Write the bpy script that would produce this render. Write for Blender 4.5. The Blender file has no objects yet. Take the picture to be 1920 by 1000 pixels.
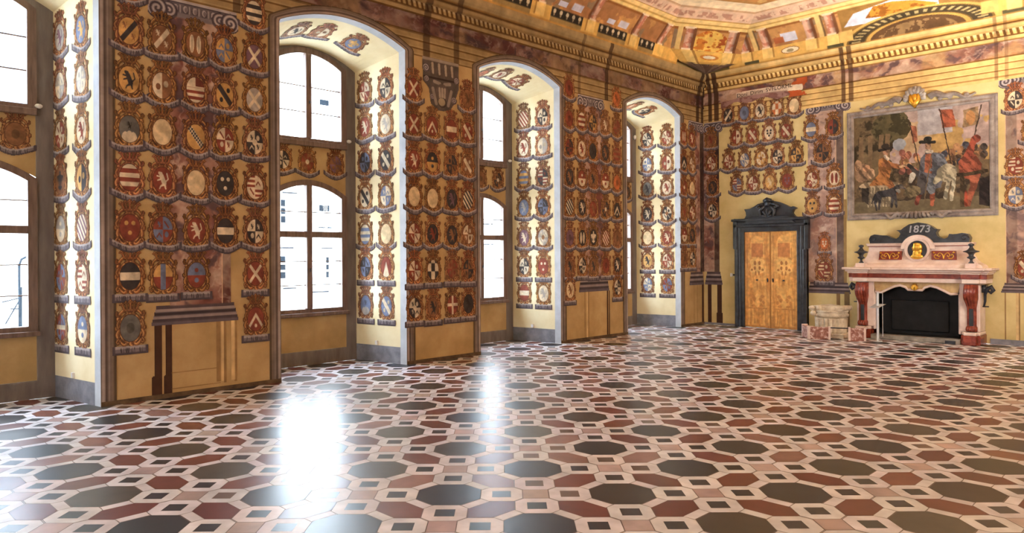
import bpy, bmesh, math, random
import numpy as np
from mathutils import Vector, Matrix
random.seed(7)
C = bpy.context.scene.collection
PI = math.pi
R2 = math.sqrt(.5)

# ------------------------------------------------------------------ colours and materials
def lin(rgb):
    return tuple(((c/255)/12.92 if c/255 <= .04045 else ((c/255+.055)/1.055)**2.4) for c in rgb)
def linarr(a):
    a = np.clip(a, 0, 255)/255.
    return np.where(a <= .04045, a/12.92, ((a+.055)/1.055)**2.4)

def newmat(name):
    m = bpy.data.materials.new(name); m.use_nodes = True
    return m, m.node_tree.nodes, m.node_tree.links, m.node_tree.nodes['Principled BSDF']

def paint_mat(name, rough=.8, amt=.16, scale=6, spec=.25, bump=0):
    """pigment read from the colour attribute, mottled by noise"""
    m, n, l, p = newmat(name)
    at = n.new('ShaderNodeAttribute'); at.attribute_name = 'Col'
    tc = n.new('ShaderNodeTexCoord')
    nz = n.new('ShaderNodeTexNoise'); nz.inputs['Scale'].default_value = scale; nz.inputs['Detail'].default_value = 6
    l.new(tc.outputs['Object'], nz.inputs['Vector'])
    mr = n.new('ShaderNodeMapRange'); mr.inputs['From Min'].default_value = .3; mr.inputs['From Max'].default_value = .7
    mr.inputs['To Min'].default_value = 1-amt; mr.inputs['To Max'].default_value = 1+amt
    l.new(nz.outputs['Fac'], mr.inputs['Value'])
    mx = n.new('ShaderNodeVectorMath'); mx.operation = 'SCALE'
    l.new(at.outputs['Color'], mx.inputs[0]); l.new(mr.outputs['Result'], mx.inputs['Scale'])
    l.new(mx.outputs['Vector'], p.inputs['Base Color'])
    p.inputs['Roughness'].default_value = rough; p.inputs['Specular IOR Level'].default_value = spec
    if bump:
        b = n.new('ShaderNodeBump'); b.inputs['Strength'].default_value = bump; b.inputs['Distance'].default_value = .01
        l.new(nz.outputs['Fac'], b.inputs['Height']); l.new(b.outputs['Normal'], p.inputs['Normal'])
    return m

def noise_mat(name, c1, c2, scale=4, rough=.7, spec=.3, metallic=0, bump=0, stretch=(1, 1, 1), c3=None, detail=8, lo=.35, hi=.65):
    m, n, l, p = newmat(name)
    tc = n.new('ShaderNodeTexCoord'); mp = n.new('ShaderNodeMapping'); mp.inputs['Scale'].default_value = stretch
    l.new(tc.outputs['Object'], mp.inputs['Vector'])
    nz = n.new('ShaderNodeTexNoise'); nz.inputs['Scale'].default_value = scale; nz.inputs['Detail'].default_value = detail
    nz.inputs['Roughness'].default_value = .62
    l.new(mp.outputs['Vector'], nz.inputs['Vector'])
    cr = n.new('ShaderNodeValToRGB'); e = cr.color_ramp.elements
    e[0].position = lo; e[1].position = hi
    e[0].color = (*lin(c1), 1); e[1].color = (*lin(c2), 1)
    if c3:
        k = e.new((lo+hi)/2); k.color = (*lin(c3), 1)
    l.new(nz.outputs['Fac'], cr.inputs['Fac']); l.new(cr.outputs['Color'], p.inputs['Base Color'])
    p.inputs['Roughness'].default_value = rough; p.inputs['Specular IOR Level'].default_value = spec
    p.inputs['Metallic'].default_value = metallic
    if bump:
        b = n.new('ShaderNodeBump'); b.inputs['Strength'].default_value = bump; b.inputs['Distance'].default_value = .01
        l.new(nz.outputs['Fac'], b.inputs['Height']); l.new(b.outputs['Normal'], p.inputs['Normal'])
    return m

FRESCO = paint_mat('fresco_paint', .85, .17, 7)
FLOORM = paint_mat('polished_marble', .33, .2, 5, .6)
MARQ = paint_mat('marquetry_veneer', .4, .18, 14, .4)
OCHRE = noise_mat('ochre_plaster', (168, 138, 92), (194, 164, 116), 1.6, .88, .2, bump=.05, c3=(182, 150, 103))
OCHRE_END = noise_mat('lemon_ochre_plaster', (194, 172, 116), (216, 196, 142), 1.6, .88, .2, bump=.05, c3=(206, 184, 130))
CREAM = noise_mat('reveal_plaster', (226, 208, 164), (238, 224, 188), 1.8, .88, .2)
EDGE = noise_mat('reveal_edge_plaster', (176, 180, 186), (196, 200, 206), 3, .85, .2)
BASEG = noise_mat('grey_skirting_plaster', (112, 112, 120), (142, 142, 150), 5, .85, .2)
BAND = noise_mat('grey_brown_paint', (108, 98, 92), (130, 120, 114), 3, .8, .25, stretch=(3, 3, .6))
WOOD = noise_mat('brown_window_wood', (94, 74, 64), (126, 102, 90), 6, .5, .4, stretch=(4, 4, .5))
WHITEM = noise_mat('pale_pink_marble', (206, 180, 168), (232, 214, 202), 4, .35, .5, c3=(222, 198, 186))
REDM = noise_mat('red_marble', (104, 38, 26), (156, 72, 50), 9, .25, .5, c3=(130, 52, 36))
BLACKM = noise_mat('black_marble', (26, 27, 31), (58, 60, 66), 7, .28, .5)
PINKM = noise_mat('mottled_red_white_marble', (120, 74, 62), (226, 208, 202), 16, .3, .5, c3=(160, 108, 94))
GOLD = noise_mat('gilding', (196, 140, 40), (236, 190, 84), 12, .3, .5, metallic=.85)
SOOT = noise_mat('sooty_iron', (14, 14, 15), (30, 30, 31), 5, .6, .3)
IRON = noise_mat('wrought_iron', (22, 24, 30), (44, 46, 54), 8, .4, .5)
STONE = noise_mat('weathered_white_marble', (176, 158, 134), (226, 212, 190), 7, .6, .3, bump=.15, c3=(206, 190, 164))
APRON = noise_mat('ochre_marble', (172, 136, 88), (208, 176, 124), 6, .35, .4)
PALEMET = noise_mat('white_painted_metal', (206, 208, 212), (226, 228, 230), 3, .4, .5)
PLASTIC = noise_mat('white_plastic', (226, 224, 220), (240, 238, 234), 3, .4, .5)
OUTW = noise_mat('white_render', (226, 226, 224), (236, 236, 234), 1, .9, .1)
OUTG = noise_mat('courtyard_gravel', (168, 164, 158), (190, 186, 180), 3, .95, .1)
OUTWIN = noise_mat('outside_window_glass', (16, 19, 22), (22, 26, 30), 2, 1, 0)
OUTLINE = noise_mat('grey_ledge_render', (24, 25, 27), (34, 35, 37), 2, 1, 0)
ROOF = noise_mat('slate_roof', (76, 82, 92), (92, 98, 108), 6, 1, 0)
LEAF = noise_mat('green_leaves', (48, 84, 34), (98, 140, 62), 8, .7, .2)
WALLX = noise_mat('plain_ochre_plaster', (196, 158, 98), (222, 186, 124), 1.5, .9, .2)

def glass_mat():
    m = bpy.data.materials.new('clear_glass'); m.use_nodes = True
    n, l = m.node_tree.nodes, m.node_tree.links; n.clear()
    o = n.new('ShaderNodeOutputMaterial'); t = n.new('ShaderNodeBsdfTransparent'); g = n.new('ShaderNodeBsdfGlossy')
    g.inputs['Roughness'].default_value = .02
    t.inputs['Color'].default_value = (.97, .98, .98, 1)
    mx = n.new('ShaderNodeMixShader'); mx.inputs[0].default_value = .05
    l.new(t.outputs[0], mx.inputs[1]); l.new(g.outputs[0], mx.inputs[2]); l.new(mx.outputs[0], o.inputs['Surface'])
    return m
GLASS = glass_mat()

# ------------------------------------------------------------------ object helpers
def tag(o, label=None, cat=None, group=None, kind=None):
    if label: o['label'] = label
    if cat: o['category'] = cat
    if group: o['group'] = group
    if kind: o['kind'] = kind
    return o
def empty(name, loc, label=None, cat=None, group=None, kind=None):
    o = bpy.data.objects.new(name, None); C.objects.link(o); o.location = loc; o.empty_display_size = .1
    return tag(o, label, cat, group, kind)
def link(name, me, mat, parent=None):
    o = bpy.data.objects.new(name, me); C.objects.link(o)
    if mat and not me.materials:
        for mm in (mat if isinstance(mat, (list, tuple)) else [mat]): me.materials.append(mm)
    if parent:
        o.parent = parent; o.matrix_parent_inverse = Matrix.Translation(parent.location).inverted()
    return o
def bmobj(name, bm, mat, parent=None, smooth=False, bevel=0):
    bmesh.ops.recalc_face_normals(bm, faces=bm.faces[:])
    me = bpy.data.meshes.new(name); bm.to_mesh(me); bm.free()
    if smooth:
        for p in me.polygons: p.use_smooth = True
    o = link(name, me, mat, parent)
    if bevel:
        b = o.modifiers.new('bevel', 'BEVEL'); b.width = bevel; b.segments = 2; b.limit_method = 'ANGLE'
    return o
def box(bm, x0, x1, y0, y1, z0, z1, mi=0):
    v = [bm.verts.new((x, y, z)) for z in (z0, z1) for y in (y0, y1) for x in (x0, x1)]
    for f in ((0, 2, 3, 1), (4, 5, 7, 6), (0, 1, 5, 4), (2, 6, 7, 3), (0, 4, 6, 2), (1, 3, 7, 5)):
        bm.faces.new([v[i] for i in f]).material_index = mi
def quad(bm, pts, mi=0):
    f = bm.faces.new([bm.verts.new(p) for p in pts]); f.material_index = mi; return f
def prism(bm, pts, fa, fb, mi=0):
    """polygon pts (2d) between two mapping functions"""
    a = [bm.verts.new(fa(*p)) for p in pts]; b = [bm.verts.new(fb(*p)) for p in pts]
    n = len(pts)
    fs = [bm.faces.new(a), bm.faces.new(b[::-1])]
    for i in range(n):
        fs.append(bm.faces.new((a[i], a[(i+1) % n], b[(i+1) % n], b[i])))
    for f in fs: f.material_index = mi
    for f in fs: f.normal_update()
    bmesh.ops.triangulate(bm, faces=[f for f in fs[:2] if len(f.verts) > 4], ngon_method='EAR_CLIP')
def lathe(bm, prof, cx, cy, cz, seg=20):
    rings = []
    for r, z in prof:
        rings.append([bm.verts.new((cx+r*math.cos(2*PI*i/seg), cy+r*math.sin(2*PI*i/seg), cz+z)) for i in range(seg)])
    for a, b in zip(rings, rings[1:]):
        for i in range(seg): bm.faces.new((a[i], a[(i+1) % seg], b[(i+1) % seg], b[i]))
    bm.faces.new(rings[0][::-1]); bm.faces.new(rings[-1])
def tube(bm, pts, r, seg=8):
    pts = [Vector([float(q) for q in p]) for p in pts]; rings = []
    rr = [float(q) for q in r] if isinstance(r, (list, tuple)) else [r]*len(pts)
    for i, p in enumerate(pts):
        d = (pts[min(i+1, len(pts)-1)]-pts[max(i-1, 0)]).normalized()
        if i == 0:
            u = d.cross(Vector((0, 0, 1))); u = u if u.length > .2 else d.cross(Vector((1, 0, 0)))
        else: u = u-d*u.dot(d)      # carried along the curve without twisting
        if u.length < 1e-4: u = d.orthogonal()
        u.normalize(); w = d.cross(u)
        rings.append([bm.verts.new(p+rr[i]*(math.cos(2*PI*k/seg)*u+math.sin(2*PI*k/seg)*w)) for k in range(seg)])
    for a, b in zip(rings, rings[1:]):
        for k in range(seg): bm.faces.new((a[k], a[(k+1) % seg], b[(k+1) % seg], b[k]))
    bm.faces.new(rings[0][::-1]); bm.faces.new(rings[-1])
def ball(bm, c, r, sub=2):
    g = bmesh.ops.create_icosphere(bm, subdivisions=sub, radius=1)
    rr = r if isinstance(r, (tuple, list)) else (r, r, r)
    for v in g['verts']: v.co = Vector((c[0]+v.co.x*rr[0], c[1]+v.co.y*rr[1], c[2]+v.co.z*rr[2]))

# ------------------------------------------------------------------ painting with small cells (numpy)
_rng = np.random.RandomState(3); _T = _rng.rand(256, 256)
def vnoise(X, Y, sc, seed=0):
    x = X*sc+seed*17.3+500; y = Y*sc+seed*7.7+500
    xi = np.floor(x).astype(int); yi = np.floor(y).astype(int); fx = x-xi; fy = y-yi
    fx = fx*fx*(3-2*fx); fy = fy*fy*(3-2*fy)
    g = lambda a, b: _T[a % 256, b % 256]
    return (g(xi, yi)*(1-fx)+g(xi+1, yi)*fx)*(1-fy)+(g(xi, yi+1)*(1-fx)+g(xi+1, yi+1)*fx)*fy
def fbm(X, Y, sc, seed=0, o=4):
    t = 0; a = 1; s = 0
    for k in range(o):
        t = t+a*vnoise(X, Y, sc*2**k, seed+k*3); s += a; a *= .55
    return t/s
def catmull(P, n=6):
    P = [np.array(p, float) for p in P]; Q = [2*P[0]-P[1]]+P+[2*P[-1]-P[-2]]; out = []
    for i in range(1, len(Q)-2):
        a, b, c, d = Q[i-1:i+3]
        for k in range(n):
            t = k/n; out.append(tuple(.5*(2*b+(c-a)*t+(2*a-5*b+4*c-d)*t*t+(3*b-a-3*c+d)*t**3)))
    out.append(tuple(P[-1])); return out
class Cv:
    def __init__(s, x0, x1, y0, y1, res, resy=None):
        s.nx = 2*max(2, int(round((x1-x0)/res))); s.ny = 2*max(2, int(round((y1-y0)/(resy or res))))   # drawn at double density, then averaged
        s.down = None
        s.gx = np.linspace(x0, x1, s.nx+1); s.gy = np.linspace(y0, y1, s.ny+1)
        s.X, s.Y = np.meshgrid((s.gx[:-1]+s.gx[1:])/2, (s.gy[:-1]+s.gy[1:])/2)
        s.C = np.zeros((s.ny, s.nx, 3)); s.M = np.zeros((s.ny, s.nx), int)
    def put(s, m, c, part=None, a=1.):
        c = np.asarray(c, float)
        cc = c if c.ndim == 1 else c[m]
        if part is not None:
            new = m & (s.M == 0); s.C[new] = c if c.ndim == 1 else c[new]
        s.C[m] = s.C[m]*(1-a)+cc*a
        if part is not None: s.M[m] = part
    def cap(s, x0, y0, x1, y1, r0, r1=None):
        r1 = r0 if r1 is None else r1
        dx, dy = x1-x0, y1-y0; L = dx*dx+dy*dy+1e-9
        t = np.clip(((s.X-x0)*dx+(s.Y-y0)*dy)/L, 0, 1)
        return np.hypot(s.X-x0-t*dx, s.Y-y0-t*dy) < r0+(r1-r0)*t
    def ell(s, cx, cy, rx, ry, ang=0):
        c, n = math.cos(ang), math.sin(ang); x = s.X-cx; y = s.Y-cy
        return ((c*x+n*y)/rx)**2+((-n*x+c*y)/ry)**2 < 1
    def rect(s, x0, x1, y0, y1): return (s.X > x0) & (s.X < x1) & (s.Y > y0) & (s.Y < y1)
    def poly(s, pts):
        m = np.zeros_like(s.M, bool); n = len(pts)
        for i in range(n):
            (xa, ya), (xb, yb) = pts[i], pts[(i+1) % n]
            if ya == yb: continue
            c = ((ya > s.Y) != (yb > s.Y)) & (s.X < (xb-xa)*(s.Y-ya)/(yb-ya)+xa); m ^= c
        return m
    def stroke(s, pts, r, part, cols, hi=True):
        p = catmull(pts, 5); n = len(p); rr = [r*(.55+.45*math.sin(PI*min(1, .25+.75*(1-abs(2*i/(n-1)-1))))) for i in range(n)]
        xs = [q[0] for q in p]; ys = [q[1] for q in p]; g = r*1.6+.01; cx = (s.gx[:-1]+s.gx[1:])/2; cy = (s.gy[:-1]+s.gy[1:])/2
        i0, i1 = np.searchsorted(cx, (min(xs)-g, max(xs)+g)); j0, j1 = np.searchsorted(cy, (min(ys)-g, max(ys)+g))
        if i1 <= i0 or j1 <= j0: return
        w = Cv.__new__(Cv); w.X, w.Y, w.C, w.M = s.X[j0:j1, i0:i1], s.Y[j0:j1, i0:i1], s.C[j0:j1, i0:i1], s.M[j0:j1, i0:i1]
        for k, (g, c) in enumerate(((.0055, cols[0]), (0, cols[1]))):
            m = np.zeros_like(w.M, bool)
            for i in range(n-1): m |= w.cap(*p[i], *p[i+1], rr[i]+g, rr[i+1]+g)
            w.put(m, c, part)
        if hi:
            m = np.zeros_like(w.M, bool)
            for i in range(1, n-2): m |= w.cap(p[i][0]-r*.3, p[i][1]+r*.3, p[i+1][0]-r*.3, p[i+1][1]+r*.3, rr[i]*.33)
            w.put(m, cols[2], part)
    def mesh(s, name, part, fn, mat=None, parent=None):
        if s.down is None:
            n2, m2 = s.ny//2, s.nx//2
            M4 = s.M.reshape(n2, 2, m2, 2).transpose(0, 2, 1, 3).reshape(n2, m2, 4); C4 = s.C.reshape(n2, 2, m2, 2, 3).transpose(0, 2, 1, 3, 4).reshape(n2, m2, 4, 3)
            cnt = (M4[..., :, None] == M4[..., None, :]).sum(-1)+(M4 > 0)*.5
            Md = np.take_along_axis(M4, cnt.argmax(-1)[..., None], 2)[..., 0]
            wgt = (M4 > 0).astype(float)[..., None]; Cd = (C4*wgt).sum(2)/np.maximum(wgt.sum(2), 1)
            s.down = (Md, Cd)
        Md, Cd = s.down; gx_, gy_ = s.gx[::2], s.gy[::2]
        jj, ii = np.nonzero(Md == part)
        if len(jj) == 0: return None
        w = s.nx//2+1
        idx = np.stack([jj*w+ii, jj*w+ii+1, (jj+1)*w+ii+1, (jj+1)*w+ii], 1)
        u, inv = np.unique(idx, return_inverse=True); inv = inv.reshape(-1)
        gx = gx_[u % w]; gy = gy_[u // w]
        co = np.stack(np.broadcast_arrays(*fn(gx, gy)), 1).astype(np.float32)
        if parent is not None: co = co-np.array(parent.location, np.float32)
        me = bpy.data.meshes.new(name); nf = len(jj)
        me.vertices.add(len(u)); me.vertices.foreach_set('co', co.ravel())
        me.loops.add(nf*4); me.loops.foreach_set('vertex_index', inv.astype(np.int32))
        me.polygons.add(nf); me.polygons.foreach_set('loop_start', np.arange(0, nf*4, 4, dtype=np.int32))
        me.update(calc_edges=True)
        at = me.attributes.new('Col', 'FLOAT_COLOR', 'FACE')
        col = np.ones((nf, 4), np.float32); col[:, :3] = linarr(Cd[jj, ii])
        at.data.foreach_set('color', col.ravel())
        o = bpy.data.objects.new(name, me); C.objects.link(o); me.materials.append(mat or FRESCO)
        if parent is not None: o.parent = parent
        return o

# surfaces: (right, up) metres -> world
def onleft(off): return lambda h, v: (np.full_like(h, off), h, v)           # h = y
def onend(off): return lambda h, v: (h, np.full_like(h, -off), v)           # h = x

# ------------------------------------------------------------------ room measures (m): x from the window wall, y = -distance from the end wall
ZTOP, RW, RY = 6.15, 11.2, -23.5
OPN = [(14.75, 1.085), (10.305, 1.085), (6.535, 1.078), (2.16, 1.078)]      # window bays: distance from end wall, half width
DEP, BHW = 1.13, .89
def frontz(t): return 5.03+.26*(1-t*t)
def backz(t): return 4.83+.26*(1-t*t)

# ------------------------------------------------------------------ floor
def build_floor():
    a = .36054*1.75; u0, v0, yw = 1.91713*1.75, 3.05333*1.75, -.001655
    cs, sn = math.cos(yw), math.sin(yw)
    def W(u, v):
        u = u0+a*u; v = v0+a*v
        X, Z = cs*u-sn*v, sn*u+cs*v
        return (R2*(X-Z)+9.37, R2*(X+Z)-16.35)
    V = []; F = []; COL = []
    def poly(pts, cu, cv, col, z, g=0.):
        base = len(V)
        for x, y in pts:
            wx, wy = W(cu+x*(1+g), cv+y*(1+g)); V.append((wx, wy, z))
        F.append(list(range(base, base+len(pts)))); COL.append(col)
    rnd = random.Random(5)
    def jit(c, k=10):
        d = rnd.uniform(-k, k); return tuple(max(5, v+d+rnd.uniform(-k*.3, k*.3)) for v in c)
    A_, E_ = .362, .15
    octp = [(A_, E_), (E_, A_), (-E_, A_), (-A_, E_), (-A_, -E_), (-E_, -A_), (E_, -A_), (A_, -E_)]
    sq = lambda h: [(h, h), (-h, h), (-h, -h), (h, -h)]
    grout = (112, 100, 96)
    for i in range(-40, 34):
        for j in range(-14, 40):
            x, y = W(i, j)
            if not (-2.2 < x < RW+.6 and RY-.6 < y < .5): continue
            if (i+j) % 2 == 0:
                k = rnd.random()
                c = (44, 45, 51) if k < .55 else ((57, 52, 48) if k < .85 else (76, 71, 65))
                poly(octp, i, j, jit(c, 7), 0)
                poly(octp, i, j, grout, -.0006, .022)
                for sx in (1, -1):
                    for sy in (1, -1):
                        # white strips beside the dark octagon
                        st = [(sx*.372, sy*.165), (sx*.165, sy*.372), (sx*.25, sy*.47), (sx*.47, sy*.25)]
                        poly(st, i, j, jit((219, 218, 223), 8), -.0003)
                        st = [(sx*.362, sy*.157), (sx*.157, sy*.362), (sx*.243, sy*.482), (sx*.482, sy*.243)]
                        poly(st, i, j, grout, -.0006)
                        # red hexagons: each lies between two octagons, drawn from the lower one
                        if sy == 1:
                            kk = rnd.random(); q = .252
                            c2 = (108, 58, 48) if kk < .68 else ((120, 70, 54) if kk < .86 else (138, 102, 94))
                            loc = [(sx*px, sy*py) for px, py in ((-q, -.02), (-.02, -q), (q, -q), (q, .02), (.02, q), (-q, q))]
                            poly(loc, i+.5*sx, j+.5*sy, jit(c2, 9), 0)
                            poly(loc, i+.5*sx, j+.5*sy, grout, -.0006, .02)
                # framed small squares on four sides
                for k, (dx, dy) in enumerate(((1, 0), (-1, 0), (0, 1), (0, -1))):
                    cu, cv = i+.606*dx, j+.606*dy
                    fr = [(.238, .14), (.14, .238), (-.14, .238), (-.238, .14), (-.238, -.14), (-.14, -.238), (.14, -.238), (.238, -.14)]
                    poly(fr, cu, cv, jit((221, 220, 225), 9), -.0003)
                    poly(fr, cu, cv, grout, -.0006, .035)
                    c3 = (46, 48, 53) if rnd.random() < .8 else (100, 80, 70)
                    poly(sq(.108), cu, cv, jit(c3, 8), 0)
            else:
                poly(sq(.146), i, j, jit((182, 160, 156), 14), 0)
                poly(sq(.146), i, j, grout, -.0006, .04)
    b = len(V); V.extend([(-1.6, RY, -.0012), (RW, RY, -.0012), (RW, .1, -.0012), (-1.6, .1, -.0012)])
    F.append([b, b+1, b+2, b+3]); COL.append((214, 213, 218))
    me = bpy.data.meshes.new('floor'); me.from_pydata(V, [], F)
    at = me.attributes.new('Col', 'FLOAT_COLOR', 'FACE')
    col = np.ones((len(F), 4), np.float32); col[:, :3] = linarr(np.array(COL)); at.data.foreach_set('color', col.ravel())
    o = link('floor', me, FLOORM); tag(o, kind='structure')
build_floor()

# ------------------------------------------------------------------ left wall with four deep window bays
def build_left_wall():
    bm = bmesh.new()
    us = [0.]
    for uc, hw in OPN[::-1]: us += [uc-hw, uc+hw]
    us.append(-RY)
    for k in range(0, len(us), 2):
        quad(bm, [(0, -us[k], 0), (0, -us[k+1], 0), (0, -us[k+1], ZTOP), (0, -us[k], ZTOP)], 0)
    N = 28
    for uc, hw in OPN:
        Y = lambda t, w: -uc+t*w
        for n in range(N):
            t0, t1 = -1+2*n/N, -1+2*(n+1)/N
            quad(bm, [(0, Y(t0, hw), frontz(t0)), (0, Y(t1, hw), frontz(t1)), (0, Y(t1, hw), ZTOP), (0, Y(t0, hw), ZTOP)], 0)
            def P(t, s):
                w = hw+(BHW-hw)*s; return (-DEP*s, Y(t, w), frontz(t)+(backz(t)-frontz(t))*s)
            for s0, s1, mi in ((0, .12, 2), (.12, 1, 1)):
                quad(bm, [P(t0, s0), P(t1, s0), P(t1, s1), P(t0, s1)], mi)
        for sg in (1, -1):
            def S(s, z): return (-DEP*s, -uc+sg*(hw+(BHW-hw)*s), z)
            zt = lambda s: 5.03-.2*s
            quad(bm, [S(0, 0), S(.12, 0), S(.12, zt(.12)), S(0, zt(0))], 2)
            quad(bm, [S(.12, 0), S(1, 0), S(1, .27), S(.12, .27)], 3)
            quad(bm, [S(.12, .27), S(1, .27), S(1, zt(1)), S(.12, zt(.12))], 1)
    o = bmobj('wall_left', bm, [OCHRE, CREAM, EDGE, BASEG]); tag(o, kind='structure')
    return o
build_left_wall()

def arch_pts(uc, w, zs, rise, n=20):
    return [(-uc-w+2*w*i/n, zs+rise*(1-(-1+2*i/n)**2)) for i in range(n+1)]
GH = .60
def build_window(k, uc):
    X = -DEP
    # embrasure panel wall with two glazed openings
    bm = bmesh.new()
    def strip(w0, w1, za, zb, x, mi):      # both sides
        for s in (1, -1):
            quad(bm, [(x, -uc+s*w0, za), (x, -uc+s*w1, za), (x, -uc+s*w1, zb), (x, -uc+s*w0, zb)], mi)
    strip(.69, BHW+.01, 0, 4.78, X, 0)
    outer = arch_pts(uc, BHW+.01, 4.83, .27); inner = arch_pts(uc, .69, 4.78, .24)
    for i in range(20):
        quad(bm, [(X, *inner[i]), (X, *inner[i+1]), (X, *outer[i+1]), (X, *outer[i])], 0)
    for s in (1, -1): quad(bm, [(X, -uc+s*.69, 4.78), (X, -uc+s*(BHW+.01), 4.78), (X, -uc+s*(BHW+.01), 4.83)], 0)
    quad(bm, [(X, -uc-.69, 0), (X, -uc+.69, 0), (X, -uc+.69, .23), (X, -uc-.69, .23)], 0)
    quad(bm, [(X+.004, -uc-.69, .23), (X+.004, -uc+.69, .23), (X+.004, -uc+.69, .80), (X+.004, -uc-.69, .80)], 1)
    low = arch_pts(uc, .69, 2.74, .20)
    for i in range(20):
        quad(bm, [(X+.004, *low[i]), (X+.004, *low[i+1]), (X+.004, low[i+1][0], 3.6), (X+.004, low[i][0], 3.6)], 1)
    # outer plaster reveal of the wall
    def tunnel(zb, zs, rise):
        prof = [(-uc-.64, zb)]+arch_pts(uc, .64, zs, rise)+[(-uc+.64, zb)]
        o2 = [(-uc-.78, zb-.05)]+arch_pts(uc, .78, zs+.04, rise+.05)+[(-uc+.78, zb-.05)]
        for i in range(len(prof)):
            a, b = prof[i], prof[(i+1) % len(prof)]; c, d = o2[(i+1) % len(prof)], o2[i]
            quad(bm, [(X-.06, *a), (X-.06, *b), (X-.45, *c), (X-.45, *d)], 2)
    tunnel(.84, 2.69, .2); tunnel(3.58, 4.80, .2)
    pw = bmobj('wall_embrasure', bm, [BAND, OCHRE, OUTW]); tag(pw, kind='structure')
    w = empty('window_%d' % k, (X, -uc, .85), kind='structure')
    def frame(zb, zs, rise, name):
        bm = bmesh.new()
        outp = [(-uc-.70, zb-.07)]+arch_pts(uc, .70, zs+.03, rise+.06)+[(-uc+.70, zb-.07)]
        inp = [(-uc-GH, zb)]+arch_pts(uc, GH, zs, rise)+[(-uc+GH, zb)]
        n = len(outp)
        for i in range(n):
            a, b, c, d = outp[i], outp[(i+1) % n], inp[(i+1) % n], inp[i]
            for x0, x1 in ((X+.03, X+.03), (X-.07, X-.07)):
                quad(bm, [(x0, *a), (x0, *b), (x0, *c), (x0, *d)])
            quad(bm, [(X+.03, *d), (X+.03, *c), (X-.07, *c), (X-.07, *d)])
            quad(bm, [(X+.03, *a), (X+.03, *b), (X-.07, *b), (X-.07, *a)])
        bmesh.ops.remove_doubles(bm, verts=bm.verts[:], dist=.0004)
        return bmobj('window_frame', bm, WOOD, w)
    frame(.90, 2.69, .185, 'lower'); frame(3.63, 4.79, .19, 'upper')
    def pane(zb, zs, rise):
        bm = bmesh.new()
        pts = [(-uc-GH, zb)]+arch_pts(uc, GH, zs, rise)+[(-uc+GH, zb)]
        f = bm.faces.new([bm.verts.new((X-.03, *p)) for p in pts]); bmesh.ops.triangulate(bm, faces=[f])
        return bmobj('window_pane', bm, GLASS, w)
    pane(.90, 2.69, .185); pane(3.63, 4.79, .19)
    bm = bmesh.new(); box(bm, X-.06, X+.045, -uc-.05, -uc+.05, .9, 2.88); bmobj('mullion', bm, WOOD, w, bevel=.012)
    bm = bmesh.new(); box(bm, X-.06, X+.045, -uc-.05, -uc+.05, 3.63, 4.98); bmobj('mullion', bm, WOOD, w, bevel=.012)
    bm = bmesh.new(); box(bm, X-.06, X+.05, -uc-GH, -uc+GH, 2.04, 2.14); bmobj('transom', bm, WOOD, w, bevel=.012)
    bm = bmesh.new()
    box(bm, X-.06, X+.075, -uc-.72, -uc+.72, .78, .84); bmobj('window_sill', bm, WOOD, w, bevel=.01)
    bm = bmesh.new()
    box(bm, X-.06, X+.06, -uc-.70, -uc+.70, 3.50, 3.58); bmobj('window_sill', bm, WOOD, w, bevel=.01)
    for z in (1.28, 1.66, 2.45, 4.05, 4.46):
        bm = bmesh.new(); box(bm, X-.042, X-.02, -uc-GH, -uc+GH, z-.008, z+.008); bmobj('glazing_bar', bm, WOOD, w)
    for s in (.012,):
        bm = bmesh.new(); ball(bm, (X+.06, -uc, 1.52), (.014, .014, .03)); bmobj('window_handle', bm, IRON, w, True)
        bm = bmesh.new(); ball(bm, (X+.06, -uc, 4.2), (.014, .014, .03)); bmobj('window_handle', bm, IRON, w, True)
for k, (uc, hw) in enumerate(OPN): build_window(k+1, uc)

bm = bmesh.new(); us = [0.]
for uc, hw in OPN[::-1]: us += [uc-hw, uc+hw]
us.append(-RY)
for k in range(0, len(us), 2): box(bm, 0, .012, -us[k+1]+.001, -us[k]-.001, 0, .055)
tag(bmobj('baseboard_left', bm, noise_mat('dark_skirting', (78, 62, 48), (112, 92, 70), 6, .8, .2)), kind='structure')
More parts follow.
